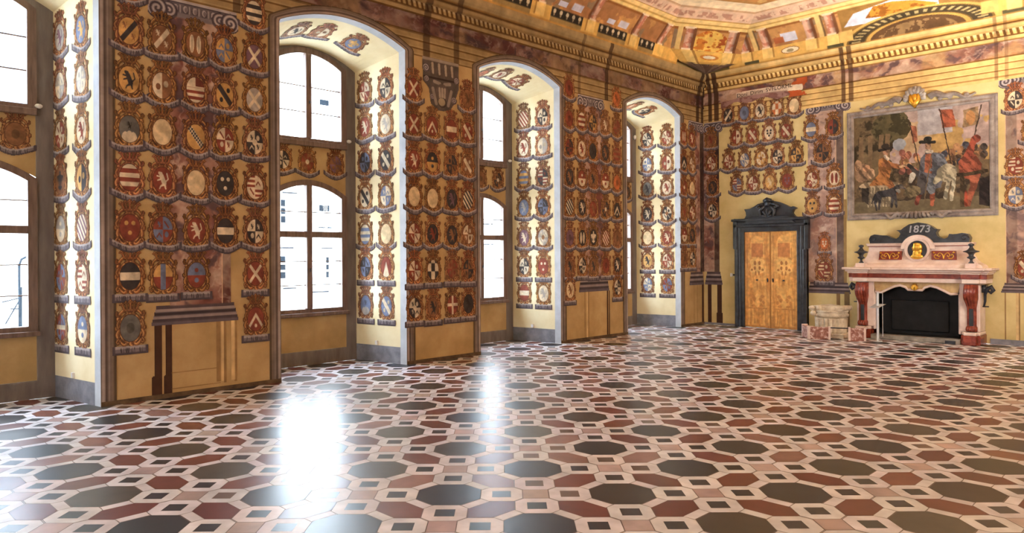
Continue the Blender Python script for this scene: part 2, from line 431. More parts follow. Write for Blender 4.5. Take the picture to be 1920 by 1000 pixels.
# painted stone moulding round each bay, on the wall face
def bay_trim(k, uc, hw):
    W_ = .17; n = 32
    ts = np.linspace(-1, 1, n+1)
    inn = [(-uc-hw, 0)]+[(-uc-hw, z) for z in (1.2, 2.4, 3.6)]+[(-uc+t*hw, frontz(t)) for t in ts]+[(-uc+hw, z) for z in (3.6, 2.4, 1.2, 0)]
    out = [(-uc-hw-W_, 0)]+[(-uc-hw-W_, z) for z in (1.2, 2.4, 3.6)]+[(-uc+t*(hw+W_), 5.06+.37*(1-t*t)) for t in ts]+[(-uc+hw+W_, z) for z in (3.6, 2.4, 1.2, 0)]
    inn, out = np.array(inn, float), np.array(out, float)
    L = np.r_[0, np.cumsum(np.hypot(*np.diff(out, axis=0).T))]
    cv = Cv(0, L[-1], 0, 1, .045, .07)
    q = cv.Y
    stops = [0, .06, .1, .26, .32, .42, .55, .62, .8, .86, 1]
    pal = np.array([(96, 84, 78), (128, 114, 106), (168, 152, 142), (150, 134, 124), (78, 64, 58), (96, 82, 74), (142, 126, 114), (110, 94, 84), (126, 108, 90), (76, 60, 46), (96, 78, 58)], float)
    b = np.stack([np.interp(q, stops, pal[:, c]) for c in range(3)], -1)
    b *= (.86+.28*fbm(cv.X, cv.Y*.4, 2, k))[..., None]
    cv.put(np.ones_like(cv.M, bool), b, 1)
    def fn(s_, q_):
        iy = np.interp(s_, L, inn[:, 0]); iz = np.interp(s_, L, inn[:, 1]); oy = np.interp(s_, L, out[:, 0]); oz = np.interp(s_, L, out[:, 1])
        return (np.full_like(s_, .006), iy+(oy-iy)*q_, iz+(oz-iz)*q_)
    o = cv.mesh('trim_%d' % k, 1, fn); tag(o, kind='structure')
for k, (uc, hw) in enumerate(OPN): bay_trim(k+1, uc, hw)

# ------------------------------------------------------------------ end wall, other walls
bm = bmesh.new(); quad(bm, [(0, 0, 0), (RW, 0, 0), (RW, 0, ZTOP), (0, 0, ZTOP)])
tag(bmobj('wall_end', bm, OCHRE_END), kind='structure')
bm = bmesh.new(); quad(bm, [(RW, 0, 0), (RW, RY, 0), (RW, RY, ZTOP), (RW, 0, ZTOP)])
tag(bmobj('wall_right', bm, WALLX), kind='structure')
bm = bmesh.new(); quad(bm, [(0, RY, 0), (RW, RY, 0), (RW, RY, ZTOP), (0, RY, ZTOP)])
tag(bmobj('wall_back', bm, WALLX), kind='structure')
bm = bmesh.new(); box(bm, 6.05, RW, -.025, 0, 0, .1); box(bm, 0, .82, -.02, 0, 0, .05)
tag(bmobj('baseboard_end', bm, BASEG), kind='structure')

# ------------------------------------------------------------------ entablature
PROF = [(4.9, .004), (5.395, .005), (5.40, .03), (5.45, .012), (5.68, .012), (5.70, .04), (5.77, .05), (5.775, .06), (5.90, .06), (5.91, .10), (6.0, .125), (6.03, .11), (6.15, .17)]
def prof_off(v):
    return np.interp(v, [p[0] for p in PROF], [p[1] for p in PROF])
Y_L, Y_D, BR = (206, 172, 112), (146, 108, 58), (96, 66, 34)
def marble_cols(X, Y, seed, warm=1.):
    n1 = fbm(X, Y, 1.6, seed, 5); n2 = fbm(X+n1*.9, Y-n1*.6, 4.5, seed+9, 4); n3 = np.abs(fbm(X+n2*.3, Y+n2*.4, 3., seed+4, 4)-.5)
    w = lambda n, a, b: np.clip((n-a)/(b-a), 0, 1)[..., None]
    c = np.zeros(X.shape+(3,)); c[:] = (140, 98, 84)
    mix = lambda c, col, k: c*(1-k)+np.array(col, float)*k
    c = mix(c, (166, 130, 112), w(n1, .49, .60)); c = mix(c, (112, 66, 58), w(n1, .46, .36))
    c = mix(c, (172, 146, 128), w(n2, .54, .66)*.8); c = mix(c, (98, 74, 76), w(n2, .42, .32)*.85)
    c = mix(c, (196, 170, 152), w(n3, .03, .0)*.6)
    return c*(.86+.28*n2)[..., None]
def entab(h0, h1, fn, shift, darks, jogs, low=4.98, res=.013, seed=0, arch=True):
    cv = Cv(h0, h1, low, 6.15, res)
    X, Y = cv.X, cv.Y-shift
    allm = np.ones_like(cv.M, bool)
    nz = fbm(X, Y, 2.5, seed)
    base = np.zeros(cv.C.shape); base[:] = Y_L
    # architrave fasciae
    for z in (5.05, 5.16, 5.29): base[(np.abs(Y-z) < .014)] = Y_D
    for z in (5.07, 5.18, 5.31): base[(np.abs(Y-z) < .008)] = (222, 190, 130)
    # frieze
    fr = (Y > 5.41) & (Y < 5.70); mc = marble_cols(X, Y*1.4, seed+2); base[fr] = mc[fr]
    gk = np.clip((fbm(X, Y, 1.6, seed+5)-.54)/.1, 0, 1)[..., None]*.5*fr[..., None]; base = base*(1-gk)+np.array((188, 150, 92.))*gk
    base[np.abs(Y-5.41) < .012] = (120, 82, 40)
    base[np.abs(Y-5.705) < .012] = (132, 92, 44)
    base[(Y > 5.72) & (Y < 5.775)] = (214, 180, 118)
    de = (Y > 5.775) & (Y < 5.90); ph = ((X+.25*(Y-5.8)) % .105)/.105
    base[de] = (118, 80, 36); base[de & (ph > .45) & (Y > 5.80)] = (222, 186, 116); base[de & (ph > .45) & (Y > 5.86)] = (236, 206, 144)
    base[(Y > 5.90) & (Y < 5.93)] = (190, 152, 92)
    base[(Y > 5.985) & (Y < 6.02)] = (112, 76, 34); base[(Y > 6.02) & (Y < 6.05)] = (176, 132, 68)
    base[(Y > 6.10)] = (222, 188, 126)
    for a, b, dk in darks:
        m = (cv.X > a) & (cv.X < b) & (Y > 5.0); base[m] = base[m]*(1-dk)+np.array((66, 42, 26))*dk
    base *= (.84+.32*nz)[..., None]
    cv.put(allm, base, 1)
    return cv
def bays_mask(cv):
    m = np.zeros_like(cv.M, bool)
    for uc, hw in OPN:
        t = np.clip((cv.X+uc)/(hw+.17), -1, 1)
        m |= (np.abs(cv.X+uc) < hw+.17) & (cv.Y < 5.05+.37*(1-t*t))
    return m
# left: breakouts above the piers show as dark vertical edges
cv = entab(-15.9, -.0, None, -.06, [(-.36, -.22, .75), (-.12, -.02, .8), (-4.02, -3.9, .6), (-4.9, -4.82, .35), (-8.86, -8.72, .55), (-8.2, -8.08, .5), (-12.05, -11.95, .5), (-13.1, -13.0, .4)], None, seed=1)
cv.C *= np.array((.74, .74, .78)); cv.M[bays_mask(cv)] = 0  # whole left entablature darkened in its colours to imitate shade
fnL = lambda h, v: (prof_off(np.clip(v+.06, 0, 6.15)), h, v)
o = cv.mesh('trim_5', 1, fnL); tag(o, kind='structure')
cv = entab(0, RW, None, 0, [(.14, .24, .85), (.3, .42, .85), (3.33, 3.42, .7), (3.48, 3.58, .65), (6.14, 6.2, .4), (6.3, 6.36, .3)], None, seed=4)
# sagging drapery and left part of the frieze under the lettered ribbon
fnE = lambda h, v: (h, -prof_off(v), v)
o = cv.mesh('trim_6', 1, fnE); tag(o, kind='structure')

# ------------------------------------------------------------------ coved and painted ceiling
COV = [(.16, 6.15), (.28, 6.5), (.6, 6.85), (1.05, 7.12), (1.75, 7.28)]
CL = [0.]
for (a, b), (c, d) in zip(COV, COV[1:]): CL.append(CL[-1]+math.hypot(c-a, d-b))
def cov_d(s): return np.interp(s, CL, [p[0] for p in COV])
def cov_z(s): return np.interp(s, CL, [p[1] for p in COV])
def chL(s): return np.interp(s, [0, .1, .3, 3], [0, 1.2, 1.62, 1.62])   # where the corner chamfer meets the long side
def chE(s): return np.interp(s, [0, .1, .3, 3], [0, .8, .88, .88])
ceil = empty('ceiling', (5, -10, 7.28), kind='structure')
def cov_paint(cv, seed, rail=()):
    X, S = cv.X, cv.Y
    n = fbm(X, S, 2.2, seed)
    b = np.zeros(cv.C.shape); b[:] = (222, 176, 96)
    b[S < .04] = (186, 140, 74)
    m = (S > .30) & (S < .78); b[m] = (176, 122, 78)
    mm = m & (fbm(X, S, 3.2, seed+7) > .52); b[mm] = (200, 146, 88)
    mm = m & (fbm(X, S, 2.2, seed+3) < .43); b[mm] = (150, 122, 92)
    b[(S > .74) & (S < .79)] = (150, 96, 48)
    b[(S > .79) & (S < .86)] = (238, 204, 132); b[(S > .86) & (S < .89)] = (196, 150, 80)
    b[(S > .89) & (S < .98)] = (240, 206, 138); b[(S > .98) & (S < 1.0)] = (190, 140, 76)
    b[(S > 1.0) & (S < 1.25)] = (222, 186, 158)
    q = (S > 1.05) & (S < 1.18) & (fbm(X, S*.5, 12, seed+2) > .52); b[q] = (186, 138, 116)
    b[(S > 1.25) & (S < 1.29)] = (198, 156, 120)
    b[(S > 1.29) & (S < 1.5)] = (236, 212, 176); b[(S > 1.5) & (S < 1.56)] = (178, 130, 76)
    b[S > 1.56] = (212, 168, 104)
    g = (S > 1.56) & (n > .52); b[g] = (190, 134, 78)
    return b, n
def column(cv, b, x, w=.085):
    m = (np.abs(cv.X-x) < w) & (cv.Y > .3) & (cv.Y < .8); t = (cv.X-x)/w
    sh = np.clip(1-.45*np.clip(t, 0, 1)-.12*np.clip(-t, 0, 1), .4, 1)[..., None]
    b[m] = (np.array((236, 186, 160))*sh)[m]
    m2 = m & (fbm(cv.X, cv.Y, 9, 2) > .54); b[m2] = (np.array((214, 140, 112))*sh)[m2]
    for s0, s1, k in ((.30, .335, 1.35), (.76, .81, 1.4)):
        b[(np.abs(cv.X-x) < w*k) & (cv.Y > s0) & (cv.Y < s1)] = (240, 212, 176)
    b[(np.abs(cv.X-x) < w*1.5) & (cv.Y > .08) & (cv.Y < .3)] = (240, 202, 124)
    b[(np.abs(cv.X-x-w*1.6) < .02) & (cv.Y > .08) & (cv.Y < .3)] = (176, 132, 70)
    p = (np.abs(cv.X-x-w*1.3) < w*.35) & (cv.Y > .3) & (cv.Y < .78); b[p] = (122, 76, 46)
def rail(cv, b, x0, x1, s0=.13, s1=.30, dark=(46, 40, 34)):
    m = cv.rect(x0, x1, s0, s1); b[m] = dark
    n = max(2, int((x1-x0)/.16))
    for i in range(n):
        cx = x0+(i+.5)*(x1-x0)/n
        b[cv.ell(cx, s0+.62*(s1-s0), .042, .045)] = (206, 190, 160)
        b[cv.ell(cx, s0+.28*(s1-s0), .022, .03)] = (150, 132, 104)
    b[cv.rect(x0, x1, s0-.085, s0-.005)] = (160, 132, 82)
# left cove (drawn with x = distance from the end wall)
cv = Cv(1.5, -RY, 0, CL[-1], .017)
b, n = cov_paint(cv, 11)
for x in (4.75, 3.3, 6.25, 7.75, 2.35, 9.2): column(cv, b, x)
for x0, x1 in ((5.02, 5.95), (3.55, 4.5), (2.5, 3.08), (6.5, 7.45), (8.0, 8.9)): rail(cv, b, x0, x1)
for x in (5.5, 4.0, 6.9):
    b[cv.rect(x-.38, x-.08, .36, .5)] = (208, 206, 222); b[cv.rect(x+.06, x+.3, .36, .46)] = (206, 206, 224)
b[cv.rect(2.15, 2.5, .05, .3)] = (238, 196, 110)
b *= (.88+.24*n)[..., None]
cv.put(cv.X > cov_d(cv.Y)+chL(cv.Y)-.02, b, 1)
o = cv.mesh('painted_cove', 1, lambda u, s: (cov_d(s), -u, cov_z(s)), parent=None); o.parent = ceil; o.location = -Vector(ceil.location)
# end cove
cv = Cv(.8, RW, 0, CL[-1], .015)
b, n = cov_paint(cv, 23)
sk = cv.rect(2.15, 2.5, .36, .58); b[sk] = (214, 212, 226)
b[cv.rect(1.98, 2.2, .36, .5)] = (176, 100, 60)
for x in (1.27, 1.78, 2.78, 3.25): column(cv, b, x)
for x in (1.52, 3.02): b[cv.rect(x-.05, x+.05, .3, .8)] = (232, 196, 128); b[cv.rect(x+.05, x+.09, .3, .8)] = (120, 92, 60)
b[cv.ell(2.3, .17, .21, .075)] = (150, 104, 60); b[cv.ell(2.3, .17, .19, .06)] = (232, 216, 184); b[cv.ell(2.3, .16, .08, .035)] = (150, 136, 104)
# arched loggia in the middle: sky, ochre drapery, balustrade
arch = cv.rect(3.45, 6.25, .02, .8); b[arch] = (150, 112, 60)
b[cv.poly([(3.5, .40), (3.75, .66), (4.5, .78), (5.3, .72), (5.3, .4), (4.6, .36)])] = (208, 208, 224)
dr = cv.poly([(3.95, .50), (4.15, .72), (4.5, .74), (4.9, .66), (5.3, .5), (5.0, .42), (4.4, .44)]); b[dr] = (206, 140, 54)
b[dr & (fbm(cv.X, cv.Y*2, 7, 3) > .54)] = (150, 92, 34)
aa = np.sqrt(((cv.X-4.85)/1.45)**2+(cv.Y/.50)**2)
bal = (aa < 1) & (cv.Y > .02); b[bal] = (112, 88, 46)
b[(aa < 1.0) & (aa > .93)] = (206, 166, 92)
ang = np.arctan2(cv.Y/.5, (cv.X-4.85)/1.45)
bb = (aa > .68) & (aa < .9) & bal; b[bb] = (70, 58, 40)
b[bb & (np.sin(ang*46) > .1) & (aa > .74) & (aa < .86)] = (176, 156, 108)
b[(aa < .66) & (aa > .6) & bal] = (190, 150, 80); b[(aa < .6) & bal] = (92, 66, 42)
b[(aa < .5) & bal & (fbm(cv.X, cv.Y, 8, 8) > .5)] = (140, 110, 74)
for x in (3.55, 6.15): b[cv.rect(x-.18, x+.1, .1, .32)] = (216, 176, 104)
for x0, x1 in ((3.1, 3.45), (6.3, 7.0), (1.2, 1.55)):
    m = cv.rect(x0, x1, .02, .09); b[m] = (84, 78, 52)
for x in (6.5, 7.0, 8.3, 8.8): column(cv, b, x)
b *= (.88+.24*n)[..., None]
cv.put(cv.X > cov_d(cv.Y)+chE(cv.Y)-.02, b, 1)
o = cv.mesh('painted_cove', 1, lambda u, s: (u, -cov_d(s), cov_z(s))); o.parent = ceil; o.location = -Vector(ceil.location)
# chamfered corner
cv = Cv(0, 1, 0, CL[-1], .008, .012)
S = cv.Y; X = cv.X
b, n = cov_paint(cv, 31)
for x, w in ((.22, .055), (.82, .055)): column(cv, b, x, w)
b[cv.rect(.05, .12, .3, .8)] = (228, 192, 124)
al = (np.abs(X-.53) < .22) & (S > .3) & (S < .62+.14*(1-((X-.53)/.22)**2)); b[al] = (236, 190, 96)
b[al & (fbm(X, S, 9, 5) > .5)] = (208, 128, 52); b[al & (fbm(X, S, 12, 9) > .6)] = (176, 90, 40)
b[cv.rect(.33, .73, .1, .28)] = (236, 186, 96); b[cv.ell(.53, .19, .15, .05)] = (206, 132, 60); b[cv.ell(.53, .19, .1, .03)] = (240, 226, 196)
dk = S < .06+.05*fbm(X, S, 5, 4); b[dk] = (132, 108, 90); b[dk & (fbm(X, S, 10, 4) > .5)] = (104, 80, 66)
b *= (.88+.24*n)[..., None]
cv.put(np.ones_like(cv.M, bool), b, 1)
def chf(w, s):
    d = cov_d(s); a = chL(s); e = chE(s)
    return (d+(w)*e, -(d+(1-w)*a), cov_z(s))
o = cv.mesh('painted_corner', 1, chf); o.parent = ceil; o.location = -Vector(ceil.location)
# flat middle with a pale painted frame
cv = Cv(1.5, RW, RY, -1.5, .12)
n = fbm(cv.X, cv.Y, .5, 41)
b = np.zeros(cv.C.shape); b[:] = (206, 160, 96); b[n > .52] = (226, 190, 140); b[n < .45] = (176, 120, 74)
b *= (.85+.3*fbm(cv.X, cv.Y, 2, 5))[..., None]
cv.put(np.ones_like(cv.M, bool), b, 1)
o = cv.mesh('painted_field', 1, lambda x, y: (x, y, np.full_like(x, 7.285))); o.parent = ceil; o.location = -Vector(ceil.location)
# plain covering above the remaining sides keeps the hall closed
bm = bmesh.new()
quad(bm, [(RW, .3, 6.1), (RW, RY, 6.1), (RW, RY, 7.4), (RW, .3, 7.4)]); quad(bm, [(-.3, RY, 6.1), (RW, RY, 6.1), (RW, RY, 7.4), (-.3, RY, 7.4)])
quad(bm, [(-.3, .3, 7.42), (RW+.1, .3, 7.42), (RW+.1, RY-.1, 7.42), (-.3, RY-.1, 7.42)])
quad(bm, [(-.02, .3, 6.1), (-.02, RY, 6.1), (-.02, RY, 7.42), (-.02, .3, 7.42)]); quad(bm, [(-.3, .02, 6.1), (RW, .02, 6.1), (RW, .02, 7.42), (-.3, .02, 7.42)])
o = bmobj('roof_lining', bm, WALLX); o.parent = ceil; o.location = -Vector(ceil.location)

# ------------------------------------------------------------------ coats of arms
PAL = dict(r=(120, 50, 40), w=(212, 196, 170), k=(40, 39, 45), b=(94, 108, 142), y=(192, 146, 84), n=(122, 80, 54),
           s=(160, 154, 150), g=(92, 94, 94), p=(104, 74, 92), o=(216, 192, 152), t=(178, 94, 52))
NAM = dict(r='red', w='white', k='black', b='blue', y='ochre', n='brown', s='silver', g='grey', p='purple', o='cream', t='orange')
DES = dict(p='plain {0}', o='blank cream', h='half {0} half {1}', v='{0} over {1}', q='quartered {0} and {1}', Q='quartered {0} and striped {1}',
           f='{0} with {1} crossbar', s='{0} and {1} striped', u='{1} striped {0}', z='{0} and {1} slanting stripes', d='{0} with {1} falling band',
           e='{0} with {1} rising band', x='{0} with {1} saltire', c='{0} with {1} cross', V='{0} with {1} chevron', A='{1} beast on {0}',
           E='{1} eagle on {0}', W='{1} wings on {0}', M='{1} hills on {0}', T='{1} wedge on {0}', B='{1} spots on {0}', C='{0} and {1} checkered',
           K='{0} with checkered {1} band', P='{0} with {1} upright band', G='quartered {0} {1} with {2} bar')
def blob_beast(x, y, f=1):
    """a rampant beast drawn from tapering strokes"""
    def cp(x0, y0, x1, y1, r0, r1):
        dx, dy = x1-x0, y1-y0; t = np.clip(((x-x0)*dx+(y-y0)*dy)/(dx*dx+dy*dy), 0, 1)
        return np.hypot(x-x0-t*dx, y-y0-t*dy) < r0+(r1-r0)*t
    m = cp(-.1, .3, .15, -.2, .2, .22) | cp(-.18, .45, -.34, .52, .17, .1)
    for a in ((-.15, .25, -.55, .3, .08, .05), (-.1, .1, -.5, -.02, .08, .05), (.2, -.25, -.2, -.45, .12, .06), (-.2, -.45, -.3, -.62, .06, .05),
              (.2, -.25, .3, -.62, .13, .06), (.3, -.1, .55, .1, .06, .05), (.55, .1, .42, .5, .05, .06)): m = m | cp(*a)
    return m
def shield(code, x, y, seed):
    P, c = code[0], [np.array(PAL[k], float) for k in code[1:]] or [np.array(PAL['o'], float)]
    while len(c) < 2: c.append(c[0]*.8)
    c0, c1 = c[0], c[1]
    out = np.zeros(x.shape+(3,)); out[:] = c0
    r = np.random.RandomState(seed)
    contrast = np.array(PAL['w' if c0.sum() < 330 else 'n'], float)
    if P == 'p':
        m = blob_beast(x, y) if seed % 2 else (np.hypot(x, y) < .4); out[m] = c0*.72
    elif P == 'h': out[x > 0] = c1; out[np.hypot(x+.4, y+.1) < .25] = c1*.8; out[np.hypot(x-.4, y-.15) < .25] = c0*.8
    elif P == 'v':
        out[y < 0] = c1; out[np.hypot(x, (y-.4)*1.3) < .22] = c1; out[np.hypot(x, (y+.4)*1.3) < .25] = c0
    elif P in 'qGQ':
        m = x*y < 0; out[m] = c1
        if P == 'Q': out[m & (np.floor((y+1)*5) % 2 == 0)] = np.array(PAL['w'], float) if c1.sum() < 500 else np.array(PAL['r'], float)
        for sx in (-1, 1):
            for sy in (-1, 1):
                cc = (c1 if sx*sy > 0 else c0)
                k = r.randint(4); X, Y = (x-sx*.38)/.34, (y-sy*.38)/.38
                mm = (blob_beast(X, Y) if k == 0 else (np.hypot(X, Y) < .6) if k == 1 else (np.abs(Y-.2+np.abs(X)) < .22) & (np.abs(X) < .8) if k == 2 else (np.abs(X+Y) < .28) & (np.hypot(X, Y) < 1))
                if P != 'Q' or sx*sy > 0: out[mm] = cc*.92
        if P == 'G': out[np.abs(y) < .17] = c[2]
        if P == 'q' and seed % 3 == 0:
            out[np.hypot(x, y*1.1) < .3] = contrast
    elif P == 'f': out[np.abs(y) < .3] = c1
    elif P == 's': out[np.floor((y+1)*3.0) % 2 == 1] = c1
    elif P == 'u': out[(y < .2) & (np.floor((y+1)*4.2) % 2 == 1)] = c1; out[(y > .3) & (x > 0)] = c1*.8
    elif P == 'z': out[np.floor((x+y+4)*3.2) % 2 == 1] = c1
    elif P == 'd': out[np.abs(x+y) < .34] = c1; out[np.hypot(x-.4, y-.4) < .2] = c1*.85; out[np.hypot(x+.4, y+.4) < .2] = c1*.85
    elif P == 'e': out[np.abs(x-y) < .3] = c1; out[blob_beast((x+.42)/.4, (y-.4)/.4)] = contrast; out[blob_beast((x-.42)/.4, (y+.4)/.4)] = contrast
    elif P == 'x': out[(np.abs(x+y) < .2) | (np.abs(x-y) < .2)] = c1
    elif P == 'c': out[(np.abs(x) < .18) | (np.abs(y-.05) < .16)] = c1
    elif P == 'V': out[np.abs(y-.35+np.abs(x)*1.2) < .2] = c1; out[np.hypot(x, y+.55) < .16] = c1
    elif P == 'A': out[blob_beast(x*.95, y*.95)] = c1
    elif P == 'E':
        ax = np.abs(x); m = (ax < .14) & (np.abs(y) < .6) | (np.hypot(ax, y-.62) < .15) | ((ax > .1) & (ax < .75) & (y < .5-.2*ax) & (y > -.45+.9*ax-.25*np.sin(ax*22))) | ((ax < .4) & (y < -.4) & (y > -.75+.5*ax))
        out[m] = c1
    elif P == 'W': ax = np.abs(x)-.38; out[((ax/.26)**2+((y)/.72)**2) < 1] = c1; out[(np.abs(ax) < .04) & (np.abs(y) < .6)] = c1*.7
    elif P == 'M':
        for cx, h in ((-.38, .0), (.38, .0), (0, .28)): out[(np.hypot((x-cx)/.4, (y+.8-h*.3)/.6) < 1)] = c1*(1 if cx else .9)
        out[blob_beast((x)/.42, (y-.3)/.42)] = c0*.35
    elif P == 'T': out[np.abs(x) < (.55-y)*.42] = c1
    elif P == 'B':
        for a, bb in ((-.35, .35), (.35, .35), (0, -.38), (-.3, -.05), (.3, -.05))[:3 if seed % 2 else 5]: out[np.hypot(x-a, (y-bb)*1.2) < .2] = c1
    elif P == 'C': out[(np.floor((x+1)*1.5)+np.floor(y*1.2+1.2)) % 2 == 1] = c1
    elif P == 'K': m = np.abs(x+y) < .34; out[m] = c1; out[m & ((np.floor(x*6)+np.floor(y*6)) % 2 == 0)] = np.array(PAL['k'], float)
    elif P == 'P': out[np.abs(x) < .28] = c1; out[(np.abs(x) >= .28) & (y < 0)] = np.array(PAL['r'], float)
    return out
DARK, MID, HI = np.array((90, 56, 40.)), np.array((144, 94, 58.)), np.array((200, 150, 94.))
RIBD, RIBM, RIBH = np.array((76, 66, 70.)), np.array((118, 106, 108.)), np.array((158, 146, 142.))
def coat(center, code, label, group, fn, seed, res=.009, scale=1., row=0, boxed=False, wide=1.):
    rs = np.random.RandomState(seed)
    cv = Cv(-.235, .235, -.32, .345, res)
    X, Y = cv.X*1.0, cv.Y
    th = np.arctan2(Y/.2, X/.165); rr = np.hypot(X/.162, Y/.205)
    tone = rs.uniform(.9, 1.1); MI = MID*tone+rs.uniform(-8, 8, 3)
    cols = (DARK*tone, MI, HI*tone); colsd = (DARK*.9*tone, MI*.82, HI*.85)
    ph = rs.uniform(0, 6); v = rs.uniform(-.012, .012, 8)
    # oval frame
    so = (X/.114)**2+((Y)/.16)**2
    fr = (X/.132)**2+(Y/.186)**2
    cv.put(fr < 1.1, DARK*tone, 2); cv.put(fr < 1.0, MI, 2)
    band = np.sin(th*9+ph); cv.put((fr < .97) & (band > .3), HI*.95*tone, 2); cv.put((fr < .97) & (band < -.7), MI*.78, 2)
    # strapwork scrolls down both sides
    for sx in (-1, 1):
        q = lambda *p: [(sx*a*.86, b) for a, b in p]
        cv.stroke(q((.03, .205), (.085, .215+v[0]), (.135, .175), (.15+v[1], .11), (.125, .075)), .017, 2, cols)
        cv.stroke(q((.145, .10), (.172+v[2], .045), (.155, -.005), (.183, -.02+v[3]), (.187, .015)), .013, 2, colsd)
        cv.stroke(q((.15, -.02), (.165+v[4], -.08), (.135, -.15), (.085, -.195), (.055, -.185)), .016, 2, cols)
        cv.stroke(q((.15, -.12), (.178, -.145+v[5]), (.165, -.18), (.145, -.165)), .011, 2, colsd)
        cv.stroke(q((.05, .20), (.03, .17), (.06, .165)), .011, 2, colsd)
        cv.stroke(q((.15, .15), (.18, .165+v[6]), (.175, .195)), .010, 2, colsd, False)
    cv.stroke([(0, -.165), (0, -.2), (.02, -.215)], .016, 2, cols)
    # coronet: band with five leaf points
    cv.put(cv.rect(-.078, .078, .2, .232), DARK, 1); cv.put(cv.rect(-.072, .072, .206, .228), MI*1.05, 1)
    cv.put(cv.rect(-.072, .072, .218, .226) & (np.sin(X*140) > 0), HI, 1)
    for k_ in (-2, 2, -1, 1, 0):
        bx_ = k_*.034; tx = k_*.049+.02*v[7]*10; ty = .312-.006*k_*k_+(.008 if k_ == 0 else 0)
        cl = cols if k_ % 2 == 0 else colsd
        cv.stroke([(bx_, .226), ((bx_+tx)/2, .265), (tx, ty-.012)], .010, 1, cl, False)
        for ax_, ay_ in ((-.016, -.006), (.016, -.006), (0, .012)):
            cv.put(cv.ell(tx+ax_, ty+ay_, .0135, .0125), cl[0], 1); cv.put(cv.ell(tx+ax_, ty+ay_, .0095, .0085), cl[1], 1)
        cv.put(cv.ell(tx-.004, ty+.006, .006, .005), cl[2], 1)
    # shield field
    cv.put(so < 1.1, DARK*.85, 2)
    ins = so < 1
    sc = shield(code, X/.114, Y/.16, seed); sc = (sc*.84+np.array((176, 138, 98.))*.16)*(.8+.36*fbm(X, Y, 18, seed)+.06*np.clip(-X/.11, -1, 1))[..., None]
    cv.put(ins, sc, 3)
    # name ribbon
    if boxed:
        yb = -.262+0*X; hw = .2; th_ = .047
        rb = (np.abs(X) < hw) & (np.abs(Y-yb) < th_); u = (Y-yb)/th_
    else:
        yb = -.245+.055*(X/.2)**2+.012*np.sin(X*14+ph); hw = .228; th_ = .041
        rb = (np.abs(X) < hw) & (np.abs(Y-yb) < th_); u = (Y-yb)/th_
    c = np.zeros(cv.C.shape); c[:] = RIBM; c[u > .35] = RIBH; c[u < -.55] = RIBD; c[np.abs(X) > hw-.03] = RIBD*1.1
    # a run of faded letter strokes
    lt = (np.abs(u) < .55) & (np.sin(X*150+np.sin(X*61+ph)*2.2) > .15) & (np.abs(X) < hw-.05) & (np.sin(X*330+u*3+ph) > -.5)
    c[lt] = RIBD*.8
    cv.put(rb, c, 4)
    # worn paint
    cv.C *= (.92+.16*fbm(X, Y, 9, seed+1))[..., None]
    s = scale
    f2 = lambda x, y: fn(x*s*wide, y*s)
    r = empty('coat_of_arms', center, label, 'coat of arms', group)
    for pid, nm in ((1, 'crown'), (2, 'cartouche'), (3, 'shield'), (4, 'ribbon')):
        cv.mesh(nm, pid, f2, parent=r)
    return r
ORD = ['first', 'second', 'third', 'fourth', 'fifth', 'sixth', 'seventh', 'eighth', 'ninth']
ROWZ = [4.45, 3.87, 3.28, 2.69, 2.09, 1.51, .90]
_seed = [100]
def describe(code):
    return DES[code[0]].format(*[NAM[k] for k in code[1:]]) if code[0] != 'o' else DES['o']
def off_for(r, c): return .009+.0012*(r % 2)+.0006*(c % 2)
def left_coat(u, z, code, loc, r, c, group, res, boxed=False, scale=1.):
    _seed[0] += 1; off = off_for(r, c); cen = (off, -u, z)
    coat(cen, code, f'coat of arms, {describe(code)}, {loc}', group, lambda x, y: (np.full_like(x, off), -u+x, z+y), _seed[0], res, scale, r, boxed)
def end_coat(x0, z, code, loc, r, c, group, res=.009, scale=1., boxed=False):
    _seed[0] += 1; off = off_for(r, c); cen = (x0, -off, z)
    coat(cen, code, f'coat of arms, {describe(code)}, {loc}', group, lambda x, y: (x0+x, np.full_like(x, -off), z+y), _seed[0], res, scale, r, boxed)
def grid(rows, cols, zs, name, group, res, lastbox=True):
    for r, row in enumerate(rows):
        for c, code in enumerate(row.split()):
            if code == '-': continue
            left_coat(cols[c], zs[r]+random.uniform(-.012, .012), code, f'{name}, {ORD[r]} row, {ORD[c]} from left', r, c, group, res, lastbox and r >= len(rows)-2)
P1Z = [5.04]+ROWZ
grid(['pr - - - skw', 'eyk enw Wnw qby xpw', 'Ayk hwn uwr dyk xsw', 'Mgw o Kyw qrw qkw', 'srw Arw o Bkw Qwr', 'Bry qbr Arw fkw qkw', 'fkw Pyb vbr - xrw', 'pg - - - Vrw'],
     [13.34, 12.96, 12.55, 12.17, 11.76], P1Z, 'nearest pier', 'coats of arms on the nearest pier', .0068)
grid(['xrw - - pn', 'xrw Vrw frw drw', 'Arw vky qkn dnw', 'o o Akp zkw', 'qrw Akr Akn qnw', 'qrw Ckw qrn qnk', 'qkw Ank crw pk'],
     [9.06, 8.68, 8.26, 7.9], ROWZ, 'second pier', 'coats of arms on the second pier', .0078)
grid(['pr - - - pt', 'pr srw qky Anw qrn', 'qkr Awr pk Akn snr', 'Akn vrw Ank vrw pt', 'zkw Akw Arn qkn Vkw', 'pp Wkw Ekw zrw pn', 'Ank qkw Ank prk Akw', 'Aon - - - qkw'],
     [5.18, 4.79, 4.43, 4.01, 3.61], [5.05]+ROWZ[:6]+[1.03], 'third pier', 'coats of arms on the third pier', .0092)
grid(['Wrw Arw', 'Vkw qnw', 'qrn o', 'Anr qrw', 'vrw Akn', 'pn qkw'], [.92, .56], [4.55, 3.92, 3.33, 2.75, 2.2, 1.62], 'corner pier', 'coats of arms on the corner pier', .0105)
